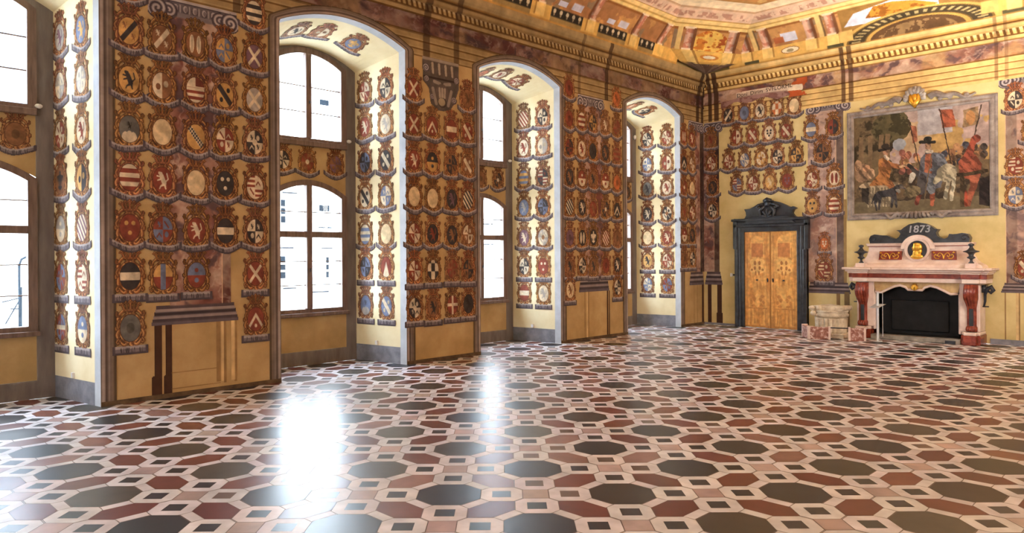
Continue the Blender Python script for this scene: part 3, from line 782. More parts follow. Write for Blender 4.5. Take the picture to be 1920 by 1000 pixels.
# reveals: the far side of each bay
REV = [['Asp Aby', 'qws qsw', 'qrw Awr', 'Enk hyk', 'vsw zwp', 'qbr Qwr', 'Gbrw vbw'],
       ['qwr qkw', 'Arw Aws', 'qbk dkw', 'dwk qwb', 'sbw o', 'qbk Trw', 'Mbs dbw'],
       ['zrw qkw', 'Awr hws', 'syb Qkr', 'Abs qkb', 'Apw qws', 'qkw Brw', 'frw Aws'],
       ['qkw qrw', 'qbw hrw', 'Agk Awr', 'Akw qwk', 'o Arw', 'Ayk qrw', 'qbw qbr']]
RS = [((.97, .42), [4.48, 3.88, 3.27, 2.7, 2.1, 1.5, .88]), ((.92, .44), [4.48, 3.89, 3.3, 2.72, 2.1, 1.56, .92]), ((.86, .4), [4.49, 3.91, 3.29, 2.7, 2.09, 1.51, .97]), ((.85, .34), [4.55, 3.94, 3.34, 2.72, 2.14, 1.58, 1.0])]
for k, (uc, hw) in enumerate(OPN):
    uf = uc-hw; d = np.array((-DEP, -(hw-BHW)*1.0)); Ld = np.hypot(*d); d = d/Ld
    nrm = np.array((d[1], -d[0])); nrm = nrm if nrm[1] < 0 else -nrm
    for r, row in enumerate(REV[k]):
        for c, code in enumerate(row.split()):
            _seed[0] += 1
            s0 = RS[k][0][c]; z0 = RS[k][1][r]; off = .006+.0008*(r % 2)+.0004*c
            px, py = d[0]*s0+nrm[0]*off, -uf+d[1]*s0+nrm[1]*off
            fn = lambda x, y, px=px, py=py, z0=z0: (px-d[0]*x, py-d[1]*x, z0+y)
            coat((px, py, z0), code, f'coat of arms, {describe(code)}, {ORD[k]} window reveal, {ORD[r]} row, {"left" if c == 0 else "right"}',
                 f'coats of arms on the {ORD[k]} window reveal', fn, _seed[0], .0072+.0008*k, 1.02, r, r >= 5, 1.0)
# between upper and lower sash
WP = [(0, [(14.27-14.75, 'pn')]), (1, [(10.75-10.305, 'qkw'), (0.02, 'qnr'), (9.81-10.305, 'qpn')]), (2, [(0.0, 'pn'), (-.47, 'qkn')]), (3, [(-.5, 'Akn')])]
for k, lst in WP:
    for i, (du, code) in enumerate(lst):
        _seed[0] += 1; u = OPN[k][0]+du; off = -DEP+.012+.0006*i; z0 = 3.25
        coat((off, -u, z0), code, f'coat of arms, {describe(code)}, on the {ORD[k]} window panel, {ORD[i]} from left', 'coats of arms between the window sashes',
             lambda x, y, u=u, off=off, z0=z0: (np.full_like(x, off), -u+x, z0+y*.92), _seed[0], .0095, .95)
# on the arch soffits, heads towards the room
SO = [(1, ['Awk', 'hnw', 'Eby']), (2, ['pt', 'Awr', 'qrw']), (3, ['Atw', 'hwk'])]
SP = {1: (.52, .09, -.48), 2: (.5, .02, -.45), 3: (.1, -.42)}
for k, codes in SO:
    for i, code in enumerate(codes):
        _seed[0] += 1; uc, hw = OPN[k]; du = SP[k][i]; u = uc+du
        def fn(x, y, uc=uc, hw=hw, u=u):
            s = np.clip((.56-y)/DEP, 0, 1); yy = -u+x*1.05
            t = np.clip((yy+uc)/(hw+(BHW-hw)*s), -1, 1)
            return (-DEP*s, yy, frontz(t)+(backz(t)-frontz(t))*s-.008)
        cen = tuple(float(v) for v in [np.asarray(q).reshape(-1)[0] for q in fn(np.array([0.]), np.array([0.]))])
        coat(cen, code, f'coat of arms, {describe(code)}, overhead in the {ORD[k]} arch, {ORD[i]} from left', 'coats of arms on the arch soffits', fn, _seed[0], .011, .95)
# end wall
def endgrid(rows, xs, zs, name, group, **kw):
    for r, row in enumerate(rows):
        for c, code in enumerate(row.split()):
            if code == '-': continue
            end_coat(xs[r][c], zs[r], code, f'{name}, {ORD[r]} row, {ORD[c]} from left', r, c, group, **kw)
endgrid(['ekw pb Awk Ctw o', 'hrw drw Bwk drw', 'qrw qbw qwy qwk qyk', 'Qbr qrw Ayo Brp'],
        [[.67, 1.09, 1.48, 1.89, 2.29], [.88, 1.29, 1.7, 2.1], [.68, 1.09, 1.5, 1.9, 2.33], [.89, 1.3, 1.71, 2.12]], [5.09, 4.54, 3.97, 3.4], 'above the door', 'coats of arms above the door')
endgrid(['fbw hrk', '- -', 'qrw Wwr', 'Byk srw'], [[2.67, 3.15], [2.6, 3.1], [2.69, 3.17], [2.69, 3.16]], [4.5, 4, 3.38, 2.8], 'pilaster right of door', 'coats of arms on the pilaster right of the door')
end_coat(2.92, 3.97, 'qnk', 'alone in its row, pilaster right of door', 1, 0, 'coats of arms on the pilaster right of the door', scale=1.15)
end_coat(2.95, 1.95, 'Btw', 'small, above the lowest, right of door', 0, 0, 'coats of arms on the pilaster right of the door', scale=.8, boxed=True)
end_coat(2.94, 1.37, 'Qro', 'large, lowest, right of door', 1, 0, 'coats of arms on the pilaster right of the door', scale=1.15, boxed=True)
endgrid(['Anr', 'qrw', 'Akn', 'qkw'], [[.2], [.22], [.25], [.24]], [4.55, 3.97, 3.37, 2.8], 'pilaster in the corner', 'coats of arms on the corner pilaster')
endgrid(['qkw', '-', 'Qrw', 'qbw'], [[6.46], [6.6], [6.46], [6.46]], [4.58, 3.98, 3.35, 2.8], 'pilaster by fireplace', 'coats of arms on the right pilaster')
end_coat(6.72, 3.98, 'qrn', 'cut by the edge, pilaster by fireplace', 1, 1, 'coats of arms on the right pilaster')
end_coat(6.6, 1.45, 'drw', 'lowest, pilaster by fireplace', 1, 1, 'coats of arms on the right pilaster')

# ------------------------------------------------------------------ painted pilasters
GV, GVD, GVH = np.array((122, 110, 112.)), np.array((70, 60, 66.)), np.array((172, 160, 158.))
def volute(cv, x, y, r, part, turn=1):
    d = np.hypot(cv.X-x, cv.Y-y); a = np.arctan2(cv.Y-y, (cv.X-x)*turn)
    m = d < r; sp = np.sin(d/r*13-a)
    c = np.zeros(cv.C.shape); c[:] = GV; c[sp > .35] = GVH; c[sp < -.45] = GVD
    cv.put(m, c, part); cv.put((d < r) & (d > r*.9), GVD, part)
def capital(cv, x0, x1, zc, h, part=2):
    cv.put(cv.rect(x0+.04, x1-.04, zc-h*.35, zc+h*.5), GV, part)
    cv.put(cv.rect(x0+.04, x1-.04, zc-h*.12, zc+h*.3), GV*.82, part)
    ne = max(3, int((x1-x0-h)/.11))
    for i in range(ne):
        x = x0+h*.6+(x1-x0-h*1.2)*(i+.5)/ne
        cv.put(cv.ell(x, zc+h*.08, .042, h*.2), GVD, part); cv.put(cv.ell(x, zc+h*.1, .03, h*.17), GVH, part); cv.put(cv.ell(x+.008, zc+h*.08, .02, h*.13), GV, part)
        cv.put(cv.cap(x+.052, zc+h*.25, x+.052, zc-h*.08, .008), GVH*.9, part)
    cv.put(cv.rect(x0+.02, x1-.02, zc+h*.38, zc+h*.5), GVH, part); cv.put(cv.rect(x0+.02, x1-.02, zc+h*.32, zc+h*.38), GVD, part)
    for x, r_ in ((x0+h*.95, .42), (x1-h*.95, .42), (x0+h*.42, .5), (x1-h*.42, .5)): volute(cv, x, zc-h*.1, h*r_, part, 1 if x < (x0+x1)/2 else -1)
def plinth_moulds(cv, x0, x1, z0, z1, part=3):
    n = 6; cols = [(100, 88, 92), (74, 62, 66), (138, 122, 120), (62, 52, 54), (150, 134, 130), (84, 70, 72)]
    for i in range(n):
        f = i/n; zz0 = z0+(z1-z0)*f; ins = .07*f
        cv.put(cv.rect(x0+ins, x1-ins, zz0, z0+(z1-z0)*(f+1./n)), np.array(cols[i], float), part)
def pilaster(name, fn, h0, h1, s0, s1, zb0, zb1, zcap, hcap, label, seed, res=.011, tint=0., darkside=-1, side=(None, None), pedestal=None, sidestrip=None):
    """h0,h1: full width incl. base; s0,s1: marble shaft"""
    cv = Cv(h0, h1, 0, zcap+hcap*.6, res)
    X, Y = cv.X, cv.Y
    mc = marble_cols(X, Y, seed); mc = mc*(1-tint)+np.array((196, 176, 164.))*tint
    cv.put(cv.rect(s0, s1, zb1, zcap), mc, 1)
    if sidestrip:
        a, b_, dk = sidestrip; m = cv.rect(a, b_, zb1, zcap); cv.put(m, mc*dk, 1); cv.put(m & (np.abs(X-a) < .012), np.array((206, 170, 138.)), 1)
    if hcap: capital(cv, side[0] if side[0] is not None else h0, side[1] if side[1] is not None else h1, zcap, hcap)
    plinth_moulds(cv, h0+.02, h1-.02, zb0, zb1)
    if pedestal:
        for (a, b_, z0, z1, col) in pedestal: cv.put(cv.rect(a, b_, z0, z1), np.array(col, float), 4)
    cv.C *= (.9+.2*fbm(X, Y, 5, seed))[..., None]
    cen = fn(np.array([(h0+h1)/2]), np.array([0.])); cen = tuple(float(np.asarray(v).reshape(-1)[0]) for v in cen)
    r = empty(name, cen, label, 'pilaster', 'painted pilasters')
    for pid, nm in ((1, 'shaft'), (2, 'capital'), (3, 'base'), (4, 'pedestal')): cv.mesh(nm, pid, fn, parent=r)
    return r
DKB = (70, 46, 34); LN = (150, 118, 78); LT = (206, 174, 124); SK = (96, 78, 60)
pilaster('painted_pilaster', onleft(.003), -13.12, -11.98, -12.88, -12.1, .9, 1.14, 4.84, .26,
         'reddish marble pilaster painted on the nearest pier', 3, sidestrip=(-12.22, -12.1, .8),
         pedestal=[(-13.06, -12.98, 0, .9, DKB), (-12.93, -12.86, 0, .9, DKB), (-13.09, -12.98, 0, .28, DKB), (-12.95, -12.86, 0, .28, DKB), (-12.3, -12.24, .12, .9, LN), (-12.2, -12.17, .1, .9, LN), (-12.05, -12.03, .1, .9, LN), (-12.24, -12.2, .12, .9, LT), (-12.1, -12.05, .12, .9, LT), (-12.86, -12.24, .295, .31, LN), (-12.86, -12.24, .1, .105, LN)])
pilaster('painted_pilaster', onleft(.003), -4.92, -3.88, -4.8, -4.05, .98, 1.28, 4.86, .25,
         'reddish marble pilaster painted on the third pier', 8, side=(-4.92, -4.05),
         pedestal=[(-3.98, -3.94, 0, .98, DKB), (-3.91, -3.88, 0, .98, DKB), (-3.98, -3.91, 0, .05, DKB), (-4.72, -4.7, .05, .98, LN), (-4.6, -4.58, .05, .98, LN), (-4.66, -4.62, .05, .98, LT)])
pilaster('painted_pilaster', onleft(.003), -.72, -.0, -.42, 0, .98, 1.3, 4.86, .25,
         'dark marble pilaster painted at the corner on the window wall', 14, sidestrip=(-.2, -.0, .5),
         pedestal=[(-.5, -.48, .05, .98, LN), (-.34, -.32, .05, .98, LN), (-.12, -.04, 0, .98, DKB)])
pilaster('painted_pilaster', onend(.003), .0, .52, .0, .42, .98, 1.3, 4.86, .25,
         'dark marble pilaster painted at the corner on the end wall', 17, sidestrip=(.27, .42, .55),
         pedestal=[(.1, .2, 0, .98, DKB), (.36, .47, 0, .98, DKB), (.34, .5, 0, .3, DKB)])
pilaster('painted_pilaster', onend(.003), 2.55, 3.52, 2.6, 3.36, .86, 1.1, 4.96, .25,
         'pale veined marble pilaster painted right of the door', 21, tint=.42, sidestrip=(3.2, 3.36, .62),
         pedestal=[(3.2, 3.27, 0, .86, (132, 106, 72)), (3.37, 3.47, 0, .9, (122, 98, 66)), (3.36, 3.42, 1.1, 2.9, (150, 122, 78))])
pilaster('painted_pilaster', onend(.003), 6.2, 7.5, 6.3, 7.3, .98, 1.16, 4.97, .26,
         'red and grey marble pilaster painted right of the fireplace', 26, tint=.25, sidestrip=(6.3, 6.48, .8),
         pedestal=[(6.28, 6.3, .1, .98, LN), (6.46, 6.49, .1, .98, LT), (6.5, 6.52, .1, .98, LN)])

# painted scroll corbel on the second pier
cv = Cv(-8.9, -8.06, 4.12, 5.02, .011)
X, Y = cv.X, cv.Y
body = cv.poly([(-8.88, 4.98), (-8.1, 4.98), (-8.1, 4.55), (-8.2, 4.3), (-8.3, 4.17), (-8.55, 4.15), (-8.7, 4.25), (-8.74, 4.5), (-8.86, 4.6)])
c = np.zeros(cv.C.shape); c[:] = (86, 76, 72); c *= (.75+.5*fbm(X, Y, 7, 5))[..., None]
cv.put(body, c, 1)
for i in range(4):
    x = -8.66+i*.14; cv.put(cv.cap(x, 4.93, x+.015, 4.74, .05, .045), (86, 74, 68), 1); cv.put(cv.cap(x-.008, 4.91, x+.005, 4.76, .026, .022), (162, 146, 130), 1)
cv.put(cv.rect(-8.88, -8.1, 4.95, 5.0), (150, 136, 124), 1); cv.put(cv.rect(-8.86, -8.12, 4.66, 4.69), (56, 46, 44), 1)
for x, y, r in ((-8.8, 4.82, .07), (-8.79, 4.64, .055), (-8.14, 4.7, .06), (-8.67, 4.36, .05), (-8.2, 4.36, .06)): volute(cv, x, y, r, 1)
for sx in (-1, 1):
    cv.put(cv.cap(-8.46+sx*.05, 4.6, -8.46+sx*.17, 4.62, .028), (146, 132, 122), 1); cv.put(cv.cap(-8.46+sx*.2, 4.5, -8.46+sx*.13, 4.26, .03), (140, 126, 116), 1)
cv.put(cv.ell(-8.46, 4.45, .14, .15), (96, 82, 76), 1)
for i in range(3): cv.put(cv.cap(-8.52+i*.06, 4.52, -8.51+i*.05, 4.38, .022), (158, 142, 128), 1)
cv.put(cv.ell(-8.46, 4.29, .095, .085), (64, 54, 52), 1); cv.put(cv.ell(-8.47, 4.3, .075, .068), (150, 134, 112), 1)
o = cv.mesh('painted_corbel', 1, onleft(.008)); tag(o, 'grey scroll corbel with shell painted high on the second pier', 'corbel')

# ------------------------------------------------------------------ lettered ribbon in the corner above the door
rib = empty('lettered_ribbon', (1.5, -.02, 5.5), 'pale painted ribbon with dark letters under the cornice above the door', 'ribbon')
cv = Cv(.4, 2.6, 5.28, 5.72, .012)
X, Y = cv.X, cv.Y
yc = 5.50+.035*np.sin((X-.6)*2.0)
m = (X > .66) & (X < 2.5) & (np.abs(Y-yc) < .065)
c = np.zeros(cv.C.shape); c[:] = (206, 182, 160); c[(Y-yc) > .04] = (222, 200, 178); c[(Y-yc) < -.045] = (160, 132, 116); c[(X < .9)] = (180, 146, 124)
c[(X > 2.15)] = (222, 202, 176)
cv.put(m, c, 1)
m2 = (X > .5) & (X < 2.2) & (Y < yc-.065) & (Y > yc-.18+.04*np.sin(X*9)); cv.put(m2, (152, 116, 108), 2); cv.put(m2 & (fbm(X, Y, 8, 3) > .52), (126, 86, 78), 2)
m3 = (X > 2.1) & (X < 2.62) & (Y > 5.3) & (Y < 5.7) & ~m; cv.put(m3 & (fbm(X, Y, 4, 6) > .44), (176, 84, 42), 2)
cv.mesh('ribbon', 1, lambda h, v: (h, np.full_like(h, -.034), v), parent=rib)
cv.mesh('drapery', 2, lambda h, v: (h, np.full_like(h, -.03), v), parent=rib)
INK = noise_mat('dark_ink', (26, 18, 16), (40, 28, 24), 8, .8, .2)
def text_mesh(name, fc, mat):
    t = bpy.data.objects.new('tmp_text', fc); C.objects.link(t)
    bpy.context.view_layer.update()
    me = bpy.data.meshes.new_from_object(t.evaluated_get(bpy.context.evaluated_depsgraph_get()))
    bpy.data.objects.remove(t); me.materials.clear()
    return link(name, me, mat)
words = []
for wd in ('Doni', 'Dirim', 'SVFLORML'):
    fc = bpy.data.curves.new('lettering', 'FONT'); fc.body = wd; fc.size = .128; fc.extrude = .001; fc.align_y = 'CENTER'; fc.space_character = 1.05
    words.append(text_mesh('lettering', fc, INK))
xw = .92
for fo in words:
    w_ = max(v.co.x for v in fo.data.vertices); fo.parent = rib; fo.rotation_euler = (PI/2, -.03, 0)
    fo.location = Vector((xw, -.038, 5.515+.025*(xw-.9)))-rib.location; xw += w_+.075

# ------------------------------------------------------------------ wall painting above the fireplace
wp = empty('wall_painting', (4.825, -.02, 3.6), 'large wall painting of people, a dog and banners in a grey moulded frame', 'painting')
x0, x1, z0, z1 = 3.45, 6.19, 2.44, 4.75
for nm, pts in (('frame_rail', None),):
    bm = bmesh.new()
    steps = [(0, .002), (.0, .03), (.03, .045), (.055, .03), (.075, .03), (.1, .05), (.13, .035), (.14, .012)]
    ring = []
    for ins, dd in steps:
        ring.append([bm.verts.new((x, -dd, z)) for x, z in ((x0+ins, z0+ins), (x1-ins, z0+ins), (x1-ins, z1-ins), (x0+ins, z1-ins))])
    for a, b_ in zip(ring, ring[1:]):
        for i in range(4): bm.faces.new((a[i], a[(i+1) % 4], b_[(i+1) % 4], b_[i]))
    FRM = noise_mat('grey_frame_paint', (110, 98, 94), (160, 148, 140), 5, .7, .3)
    bmobj('picture_frame', bm, FRM, wp)
a0, a1, b0, b1 = x0+.14, x1-.14, z0+.14, z1-.14
cv = Cv(a0, a1, b0, b1, .0075)
_wx, _wy = fbm(cv.X, cv.Y, 7, 91)-.5, fbm(cv.X, cv.Y, 7, 95)-.5
_vx, _vy = fbm(cv.X, cv.Y, 24, 97, 2)-.5, fbm(cv.X, cv.Y, 24, 99, 2)-.5
cv.X = cv.X+.035*_wx+.013*_vx; cv.Y = cv.Y+.035*_wy+.013*_vy
U = (cv.X-a0)/(a1-a0); V = (cv.Y-b0)/(b1-b0); W_, H_ = a1-a0, b1-b0
def E_(u, v, ru, rv, ang=0): return cv.ell(a0+u*W_, b0+v*H_, ru*W_, rv*H_, ang)
def K_(u0, v0, u1, v1, r0, r1=None): return cv.cap(a0+u0*W_, b0+v0*H_, a0+u1*W_, b0+v1*H_, r0*W_, (r0 if r1 is None else r1)*W_)
def Y_(p): return cv.poly([(a0+u*W_, b0+v*H_) for u, v in p])
n1 = fbm(cv.X, cv.Y, 2, 51); n2 = fbm(cv.X, cv.Y, 6, 52)
c = np.zeros(cv.C.shape); c[:] = (206, 168, 124); c[n1 > .5] = (190, 160, 150); c[(U > .6) & (n1 < .5)] = (204, 160, 92)
c[(U > .5) & (U < .75) & (V > .75)] = (186, 176, 178)
gl = V < .42+.1*n1; c[gl] = (100, 82, 58); c[gl & (n2 > .55)] = (128, 104, 72); c[gl & (n2 < .43)] = (70, 56, 44)
c[V < .10+.04*n2] = (124, 108, 78)
tr = (U < .36+.12*(n2-.5)+.05*np.sin(V*9)) & (V > .33); c[tr] = (104, 84, 58); c[tr & (n2 > .53)] = (130, 108, 74); c[tr & (n2 < .45)] = (70, 58, 38)
cr = (np.hypot((U-.3)/.14, (V-.86)/.14) < .9+.4*n2); c[cr] = (72, 64, 40); c[cr & (n2 > .52)] = (104, 92, 58)
for u in (.06, .13, .22, .27): c[(np.abs(U-u) < .018) & (V > .35) & (V < .8)] = (140, 112, 78)
c[np.hypot((U-.36)/.05, (V-.68)/.06) < 1] = (168, 172, 180)
cv.put(np.ones_like(cv.M, bool), c, 1)
def fig(m, col, dk=.72, seed=0):
    f = np.zeros(cv.C.shape); f[:] = col; nn = fbm(cv.X*1.4+cv.Y, cv.Y*.7, 9, seed); f[nn > .56] = np.array(col)*1.15; f[nn < .43] = np.array(col)*dk
    cv.put(m, f, 1)
# crowd blurs
for k in range(34):
    u, v = random.uniform(.62, .97), random.uniform(.42, .62); fig(E_(u, v, .025, .035), random.choice([(150, 104, 70), (110, 84, 64), (180, 128, 84), (84, 72, 66), (92, 92, 104)]), .7, k)
for k in range(14):
    u, v = random.uniform(.38, .5), random.uniform(.36, .6); fig(E_(u, v, .024, .035), random.choice([(196, 120, 92), (206, 150, 96), (160, 96, 80)]), .7, k)
fig(E_(.07, .42, .07, .1), (150, 116, 86)); fig(E_(.03, .5, .03, .06), (196, 150, 110)); fig(E_(.1, .47, .03, .035), (208, 150, 108)); fig(E_(.14, .41, .03, .05), (200, 156, 116))
# banners
for (p, col) in (([(.44, .86), (.49, .84), (.5, .70), (.46, .68)], (178, 104, 74)), ([(.655, .985), (.75, .97), (.78, .80), (.68, .80)], (176, 88, 58)), ([(.83, .95), (.93, .97), (.93, .80), (.82, .78)], (150, 118, 82))): fig(Y_(p), col, .8)
fig(E_(.875, .87, .035, .07), (186, 128, 74))
for l in ((.435, .9, .52, .4), (.66, .99, .74, .45), (.95, .98, .87, .5)): cv.put(K_(*l, .004), (70, 52, 40), 1)
# seated man in orange on a round stone
fig(E_(.2, .28, .16, .04), (186, 160, 124)); m = Y_([(.09, .26), (.32, .26), (.31, .06), (.11, .06)]); fig(m, (168, 150, 118)); cv.put(m & (np.sin(U*260) > .4), (120, 104, 80), 1)
fig(Y_([(.06, .26), (.12, .26), (.12, .08), (.06, .14)]), (64, 54, 46))
fig(K_(.28, .30, .33, .20, .028, .02), (178, 110, 62)); fig(Y_([(.12, .28), (.2, .40), (.2, .55), (.25, .57), (.3, .5), (.29, .38), (.27, .28)]), (186, 118, 60))
fig(K_(.25, .5, .38, .45, .025, .014), (172, 108, 62)); fig(E_(.255, .61, .022, .036), (190, 138, 104)); fig(K_(.21, .64, .3, .66, .013), (52, 44, 40)); fig(E_(.255, .68, .03, .028), (60, 50, 42))
fig(K_(.25, .57, .27, .55, .014), (226, 206, 180)); fig(K_(.37, .46, .44, .47, .01), (214, 170, 126))
# standing man in grey
fig(K_(.5, .36, .43, .46, .022, .014), (70, 64, 62)); fig(Y_([(.49, .2), (.52, .52), (.56, .58), (.66, .56), (.70, .44), (.67, .22), (.6, .2)]), (104, 104, 112))
fig(Y_([(.545, .38), (.555, .56), (.6, .56), (.605, .36)]), (178, 100, 68)); fig(K_(.66, .52, .7, .43, .03, .022), (116, 120, 130)); fig(K_(.7, .43, .6, .4, .022, .014), (116, 120, 130))
fig(E_(.575, .645, .022, .04), (196, 146, 112)); fig(K_(.52, .68, .62, .67, .013), (50, 46, 42)); fig(E_(.575, .705, .03, .028), (56, 52, 46)); fig(K_(.565, .59, .6, .58, .014), (228, 208, 186))
fig(K_(.525, .24, .49, .08, .025, .016), (150, 72, 54)); fig(K_(.61, .24, .6, .06, .022, .014), (186, 98, 66)); fig(K_(.6, .3, .6, .2, .03), (122, 126, 134)); fig(K_(.53, .32, .52, .2, .035), (82, 76, 76))
cv.put(K_(.6, .55, .54, .05, .0035), (120, 100, 70), 1)
# pale goat and man in red
fig(E_(.71, .36, .075, .09), (196, 180, 146)); fig(K_(.66, .34, .63, .28, .025, .02), (200, 186, 150)); fig(K_(.72, .28, .7, .12, .014), (196, 182, 150)); fig(K_(.76, .3, .74, .1, .014), (206, 192, 160))
fig(Y_([(.8, .32), (.79, .46), (.85, .55), (.9, .52), (.95, .42), (.94, .3), (.87, .28)]), (172, 86, 60)); fig(K_(.86, .5, .9, .66, .028, .022), (168, 78, 56)); fig(E_(.915, .665, .03, .04), (162, 76, 56))
fig(K_(.9, .3, .89, .2, .035, .022), (182, 98, 68)); fig(K_(.88, .18, .86, .04, .024, .014), (176, 92, 64)); fig(K_(.83, .16, .845, .04, .02, .012), (176, 74, 48))
fig(Y_([(.78, .31), (.99, .34), (.99, .37), (.78, .345)]), (84, 64, 42)); fig(Y_([(.8, .32), (.83, .32), (.83, .02), (.8, .02)]), (92, 72, 48)); fig(Y_([(.93, .28), (1, .3), (1, .02), (.93, .04)]), (52, 40, 38))
# greyhound
fig(K_(.2, .19, .3, .2, .026, .034), (72, 68, 70)); fig(K_(.3, .2, .345, .25, .028, .02), (78, 72, 72)); fig(E_(.365, .255, .025, .022), (84, 78, 76)); fig(K_(.37, .25, .40, .235, .014, .008), (110, 100, 94))
for l in ((.19, .18, .17, .1, .022, .012), (.17, .1, .18, .03, .01, .008), (.21, .17, .2, .04, .014, .008), (.31, .18, .3, .05, .013, .008), (.325, .18, .335, .05, .012, .008)): fig(K_(*l), (74, 70, 72))
fig(K_(.17, .19, .145, .1, .008, .005), (66, 62, 62)); fig(K_(.34, .22, .355, .21, .012), (206, 196, 180)); fig(K_(.445, .3, .46, .36, .016, .022), (196, 186, 166)); fig(E_(.46, .2, .06, .06), (134, 116, 82))
g_ = cv.C.mean(2, keepdims=True); cv.C = (cv.C*.86+g_*.14)*(.78+.34*fbm(cv.X, cv.Y, 10, 77)+.10*fbm(cv.X, cv.Y, 30, 78, 2))[..., None]*.84
cv.mesh('picture', 1, lambda h, v: (h, np.full_like(h, -.014), v), parent=wp)
# carved shell crest and lower ornament
SHG = noise_mat('grey_shell_plaster', (112, 104, 104), (186, 178, 172), 7, .7, .3)
bm = bmesh.new()
for i in range(9):
    a = PI*(i/8.); px, pz = 4.78+.2*math.cos(a), 4.86+.24*math.sin(a)
    tube(bm, [(4.78+.05*math.cos(a), -.02, 4.86+.06*math.sin(a)), ((4.78+px)/2+.06*math.cos(a), -.05, (4.86+pz)/2), (px, -.04, pz)], [.03, .055, .045], 8)
ball(bm, (4.78, -.025, 4.93), (.13, .035, .17)); bmobj('shell_crest', bm, SHG, wp, True)
bm = bmesh.new()
tube(bm, [(4.7, -.06, 4.95), (4.72, -.08, 4.8), (4.78, -.08, 4.72), (4.86, -.07, 4.82), (4.84, -.05, 4.97)], [.03, .05, .07, .05, .03], 8); ball(bm, (4.78, -.06, 4.86), (.09, .04, .1))
bmobj('gilt_mask', bm, GOLD, wp, True)
for s in (-1, 1):
    bm = bmesh.new()
    pts = [(4.78+s*(.26+.8*t), -.03, 4.78+.13*(1-t)*math.sin(t*3.1+.6)+.03*math.sin(t*14)) for t in np.linspace(0, 1, 14)]
    tube(bm, pts, [.07*(1-t*.75) for t in np.linspace(0, 1, 14)], 8)
    for q in (.45, .62, .9): ball(bm, (4.78+s*q, -.03, 4.80), (.05, .025, .045))
    bmobj('leaf_scroll', bm, FRM, wp, True)
bm = bmesh.new()
for i in range(7):
    x = 4.79+(i-3)*.065; tube(bm, [(x, -.05, 2.58-.01*abs(i-3)), (x+(i-3)*.012, -.07, 2.49), (x+(i-3)*.02, -.05, 2.43+.01*abs(i-3))], [.02, .035, .025], 8)
for s in (-1, 1):
    tube(bm, [(4.79+s*(.28+.35*t), -.05, 2.5+.05*math.sin(t*9)) for t in np.linspace(0, 1, 12)], [.045-.02*t for t in np.linspace(0, 1, 12)], 8)
bmobj('shell_ornament', bm, FRM, wp, True)

# ------------------------------------------------------------------ marble doorway with inlaid double door
dr = empty('door_1', (1.74, 0, 0), kind='structure')
fo_ = lambda d: (lambda x, z: (x, -d, z))
bm = bmesh.new()
for pts in ([(.875, 0), (1.10, 0), (1.10, 2.27), (.875, 2.27)], [(2.365, 0), (2.60, 0), (2.60, 2.27), (2.365, 2.27)], [(.875, 2.25), (2.60, 2.25), (2.60, 2.5), (.875, 2.5)]):
    prism(bm, pts, fo_(0), fo_(.09))
bmobj('door_frame', bm, BLACKM, dr, bevel=.012)
bm = bmesh.new()
for s in (0, 1):
    X_ = (lambda x: x) if s == 0 else (lambda x: 3.475-x)
    for pts, d in (([(.835, 1.86), (.93, 1.80), (.93, 2.5), (.835, 2.5)], .12), ([(.875, 0), (.96, 0), (.96, 1.84), (.875, 1.84)], .125), ([(.96, 0), (1.02, 0), (1.02, 2.36), (.96, 2.36)], .11)):
        prism(bm, [(X_(x), z) for x, z in pts], fo_(.0), fo_(d))
    prism(bm, [(X_(x), z) for x, z in [(.835, 2.36), (1.74, 2.36), (1.74, 2.43), (.835, 2.43)]], fo_(.0), fo_(.12))
bmobj('door_moulding', bm, BLACKM, dr, bevel=.012)
bm = bmesh.new()
prism(bm, [(.82, 2.5), (2.65, 2.5), (2.65, 2.56), (.82, 2.56)], fo_(0), fo_(.18))
prism(bm, [(1.12, 2.43), (2.36, 2.43), (2.2, 2.60), (1.28, 2.60)], fo_(0), fo_(.16))
bmobj('door_cornice', bm, BLACKM, dr, bevel=.01)
PED = [(.838, 2.546), (.854, 2.576), (.969, 2.555), (1.034, 2.53), (1.132, 2.58), (1.165, 2.639), (1.157, 2.715), (1.117, 2.79), (1.246, 2.794), (1.358, 2.842), (1.453, 2.897), (1.563, 2.924), (1.617, 2.925), (1.633, 2.99), (1.782, 2.985), (1.81, 2.954), (1.961, 2.921), (2.126, 2.846), (2.221, 2.79), (2.295, 2.805), (2.368, 2.765), (2.302, 2.729), (2.272, 2.658), (2.33, 2.583), (2.446, 2.54), (2.533, 2.561), (2.619, 2.543)]
bm = bmesh.new(); prism(bm, PED, fo_(0), fo_(.10)); bmobj('pediment', bm, BLACKM, dr, bevel=.01)
bm = bmesh.new()
tube(bm, [(1.63, -.12, 2.95), (1.7, -.15, 2.99), (1.79, -.12, 2.95)], .05, 8)
for s in (-1, 1):
    tube(bm, [(1.7+s*.1, -.13, 2.88), (1.7+s*.2, -.13, 2.87), (1.7+s*.26, -.13, 2.82), (1.7+s*.2, -.13, 2.79), (1.7+s*.17, -.13, 2.83)], .028, 8)
    tube(bm, [(1.7+s*.05, -.12, 2.85), (1.7+s*.18, -.14, 2.74), (1.7+s*.16, -.13, 2.62), (1.7+s*.05, -.12, 2.58)], [.03, .04, .035, .02], 8)
for i in range(5):
    a = PI*(i+.0)/4; tube(bm, [(1.7, -.14, 2.58), (1.7+.12*math.cos(a), -.16, 2.62+.14*math.sin(a))], [.02, .035], 8)
box(bm, 1.63, 1.78, -.15, 0, 2.82, 2.97)
bmobj('shell_keystone', bm, BLACKM, dr, True)
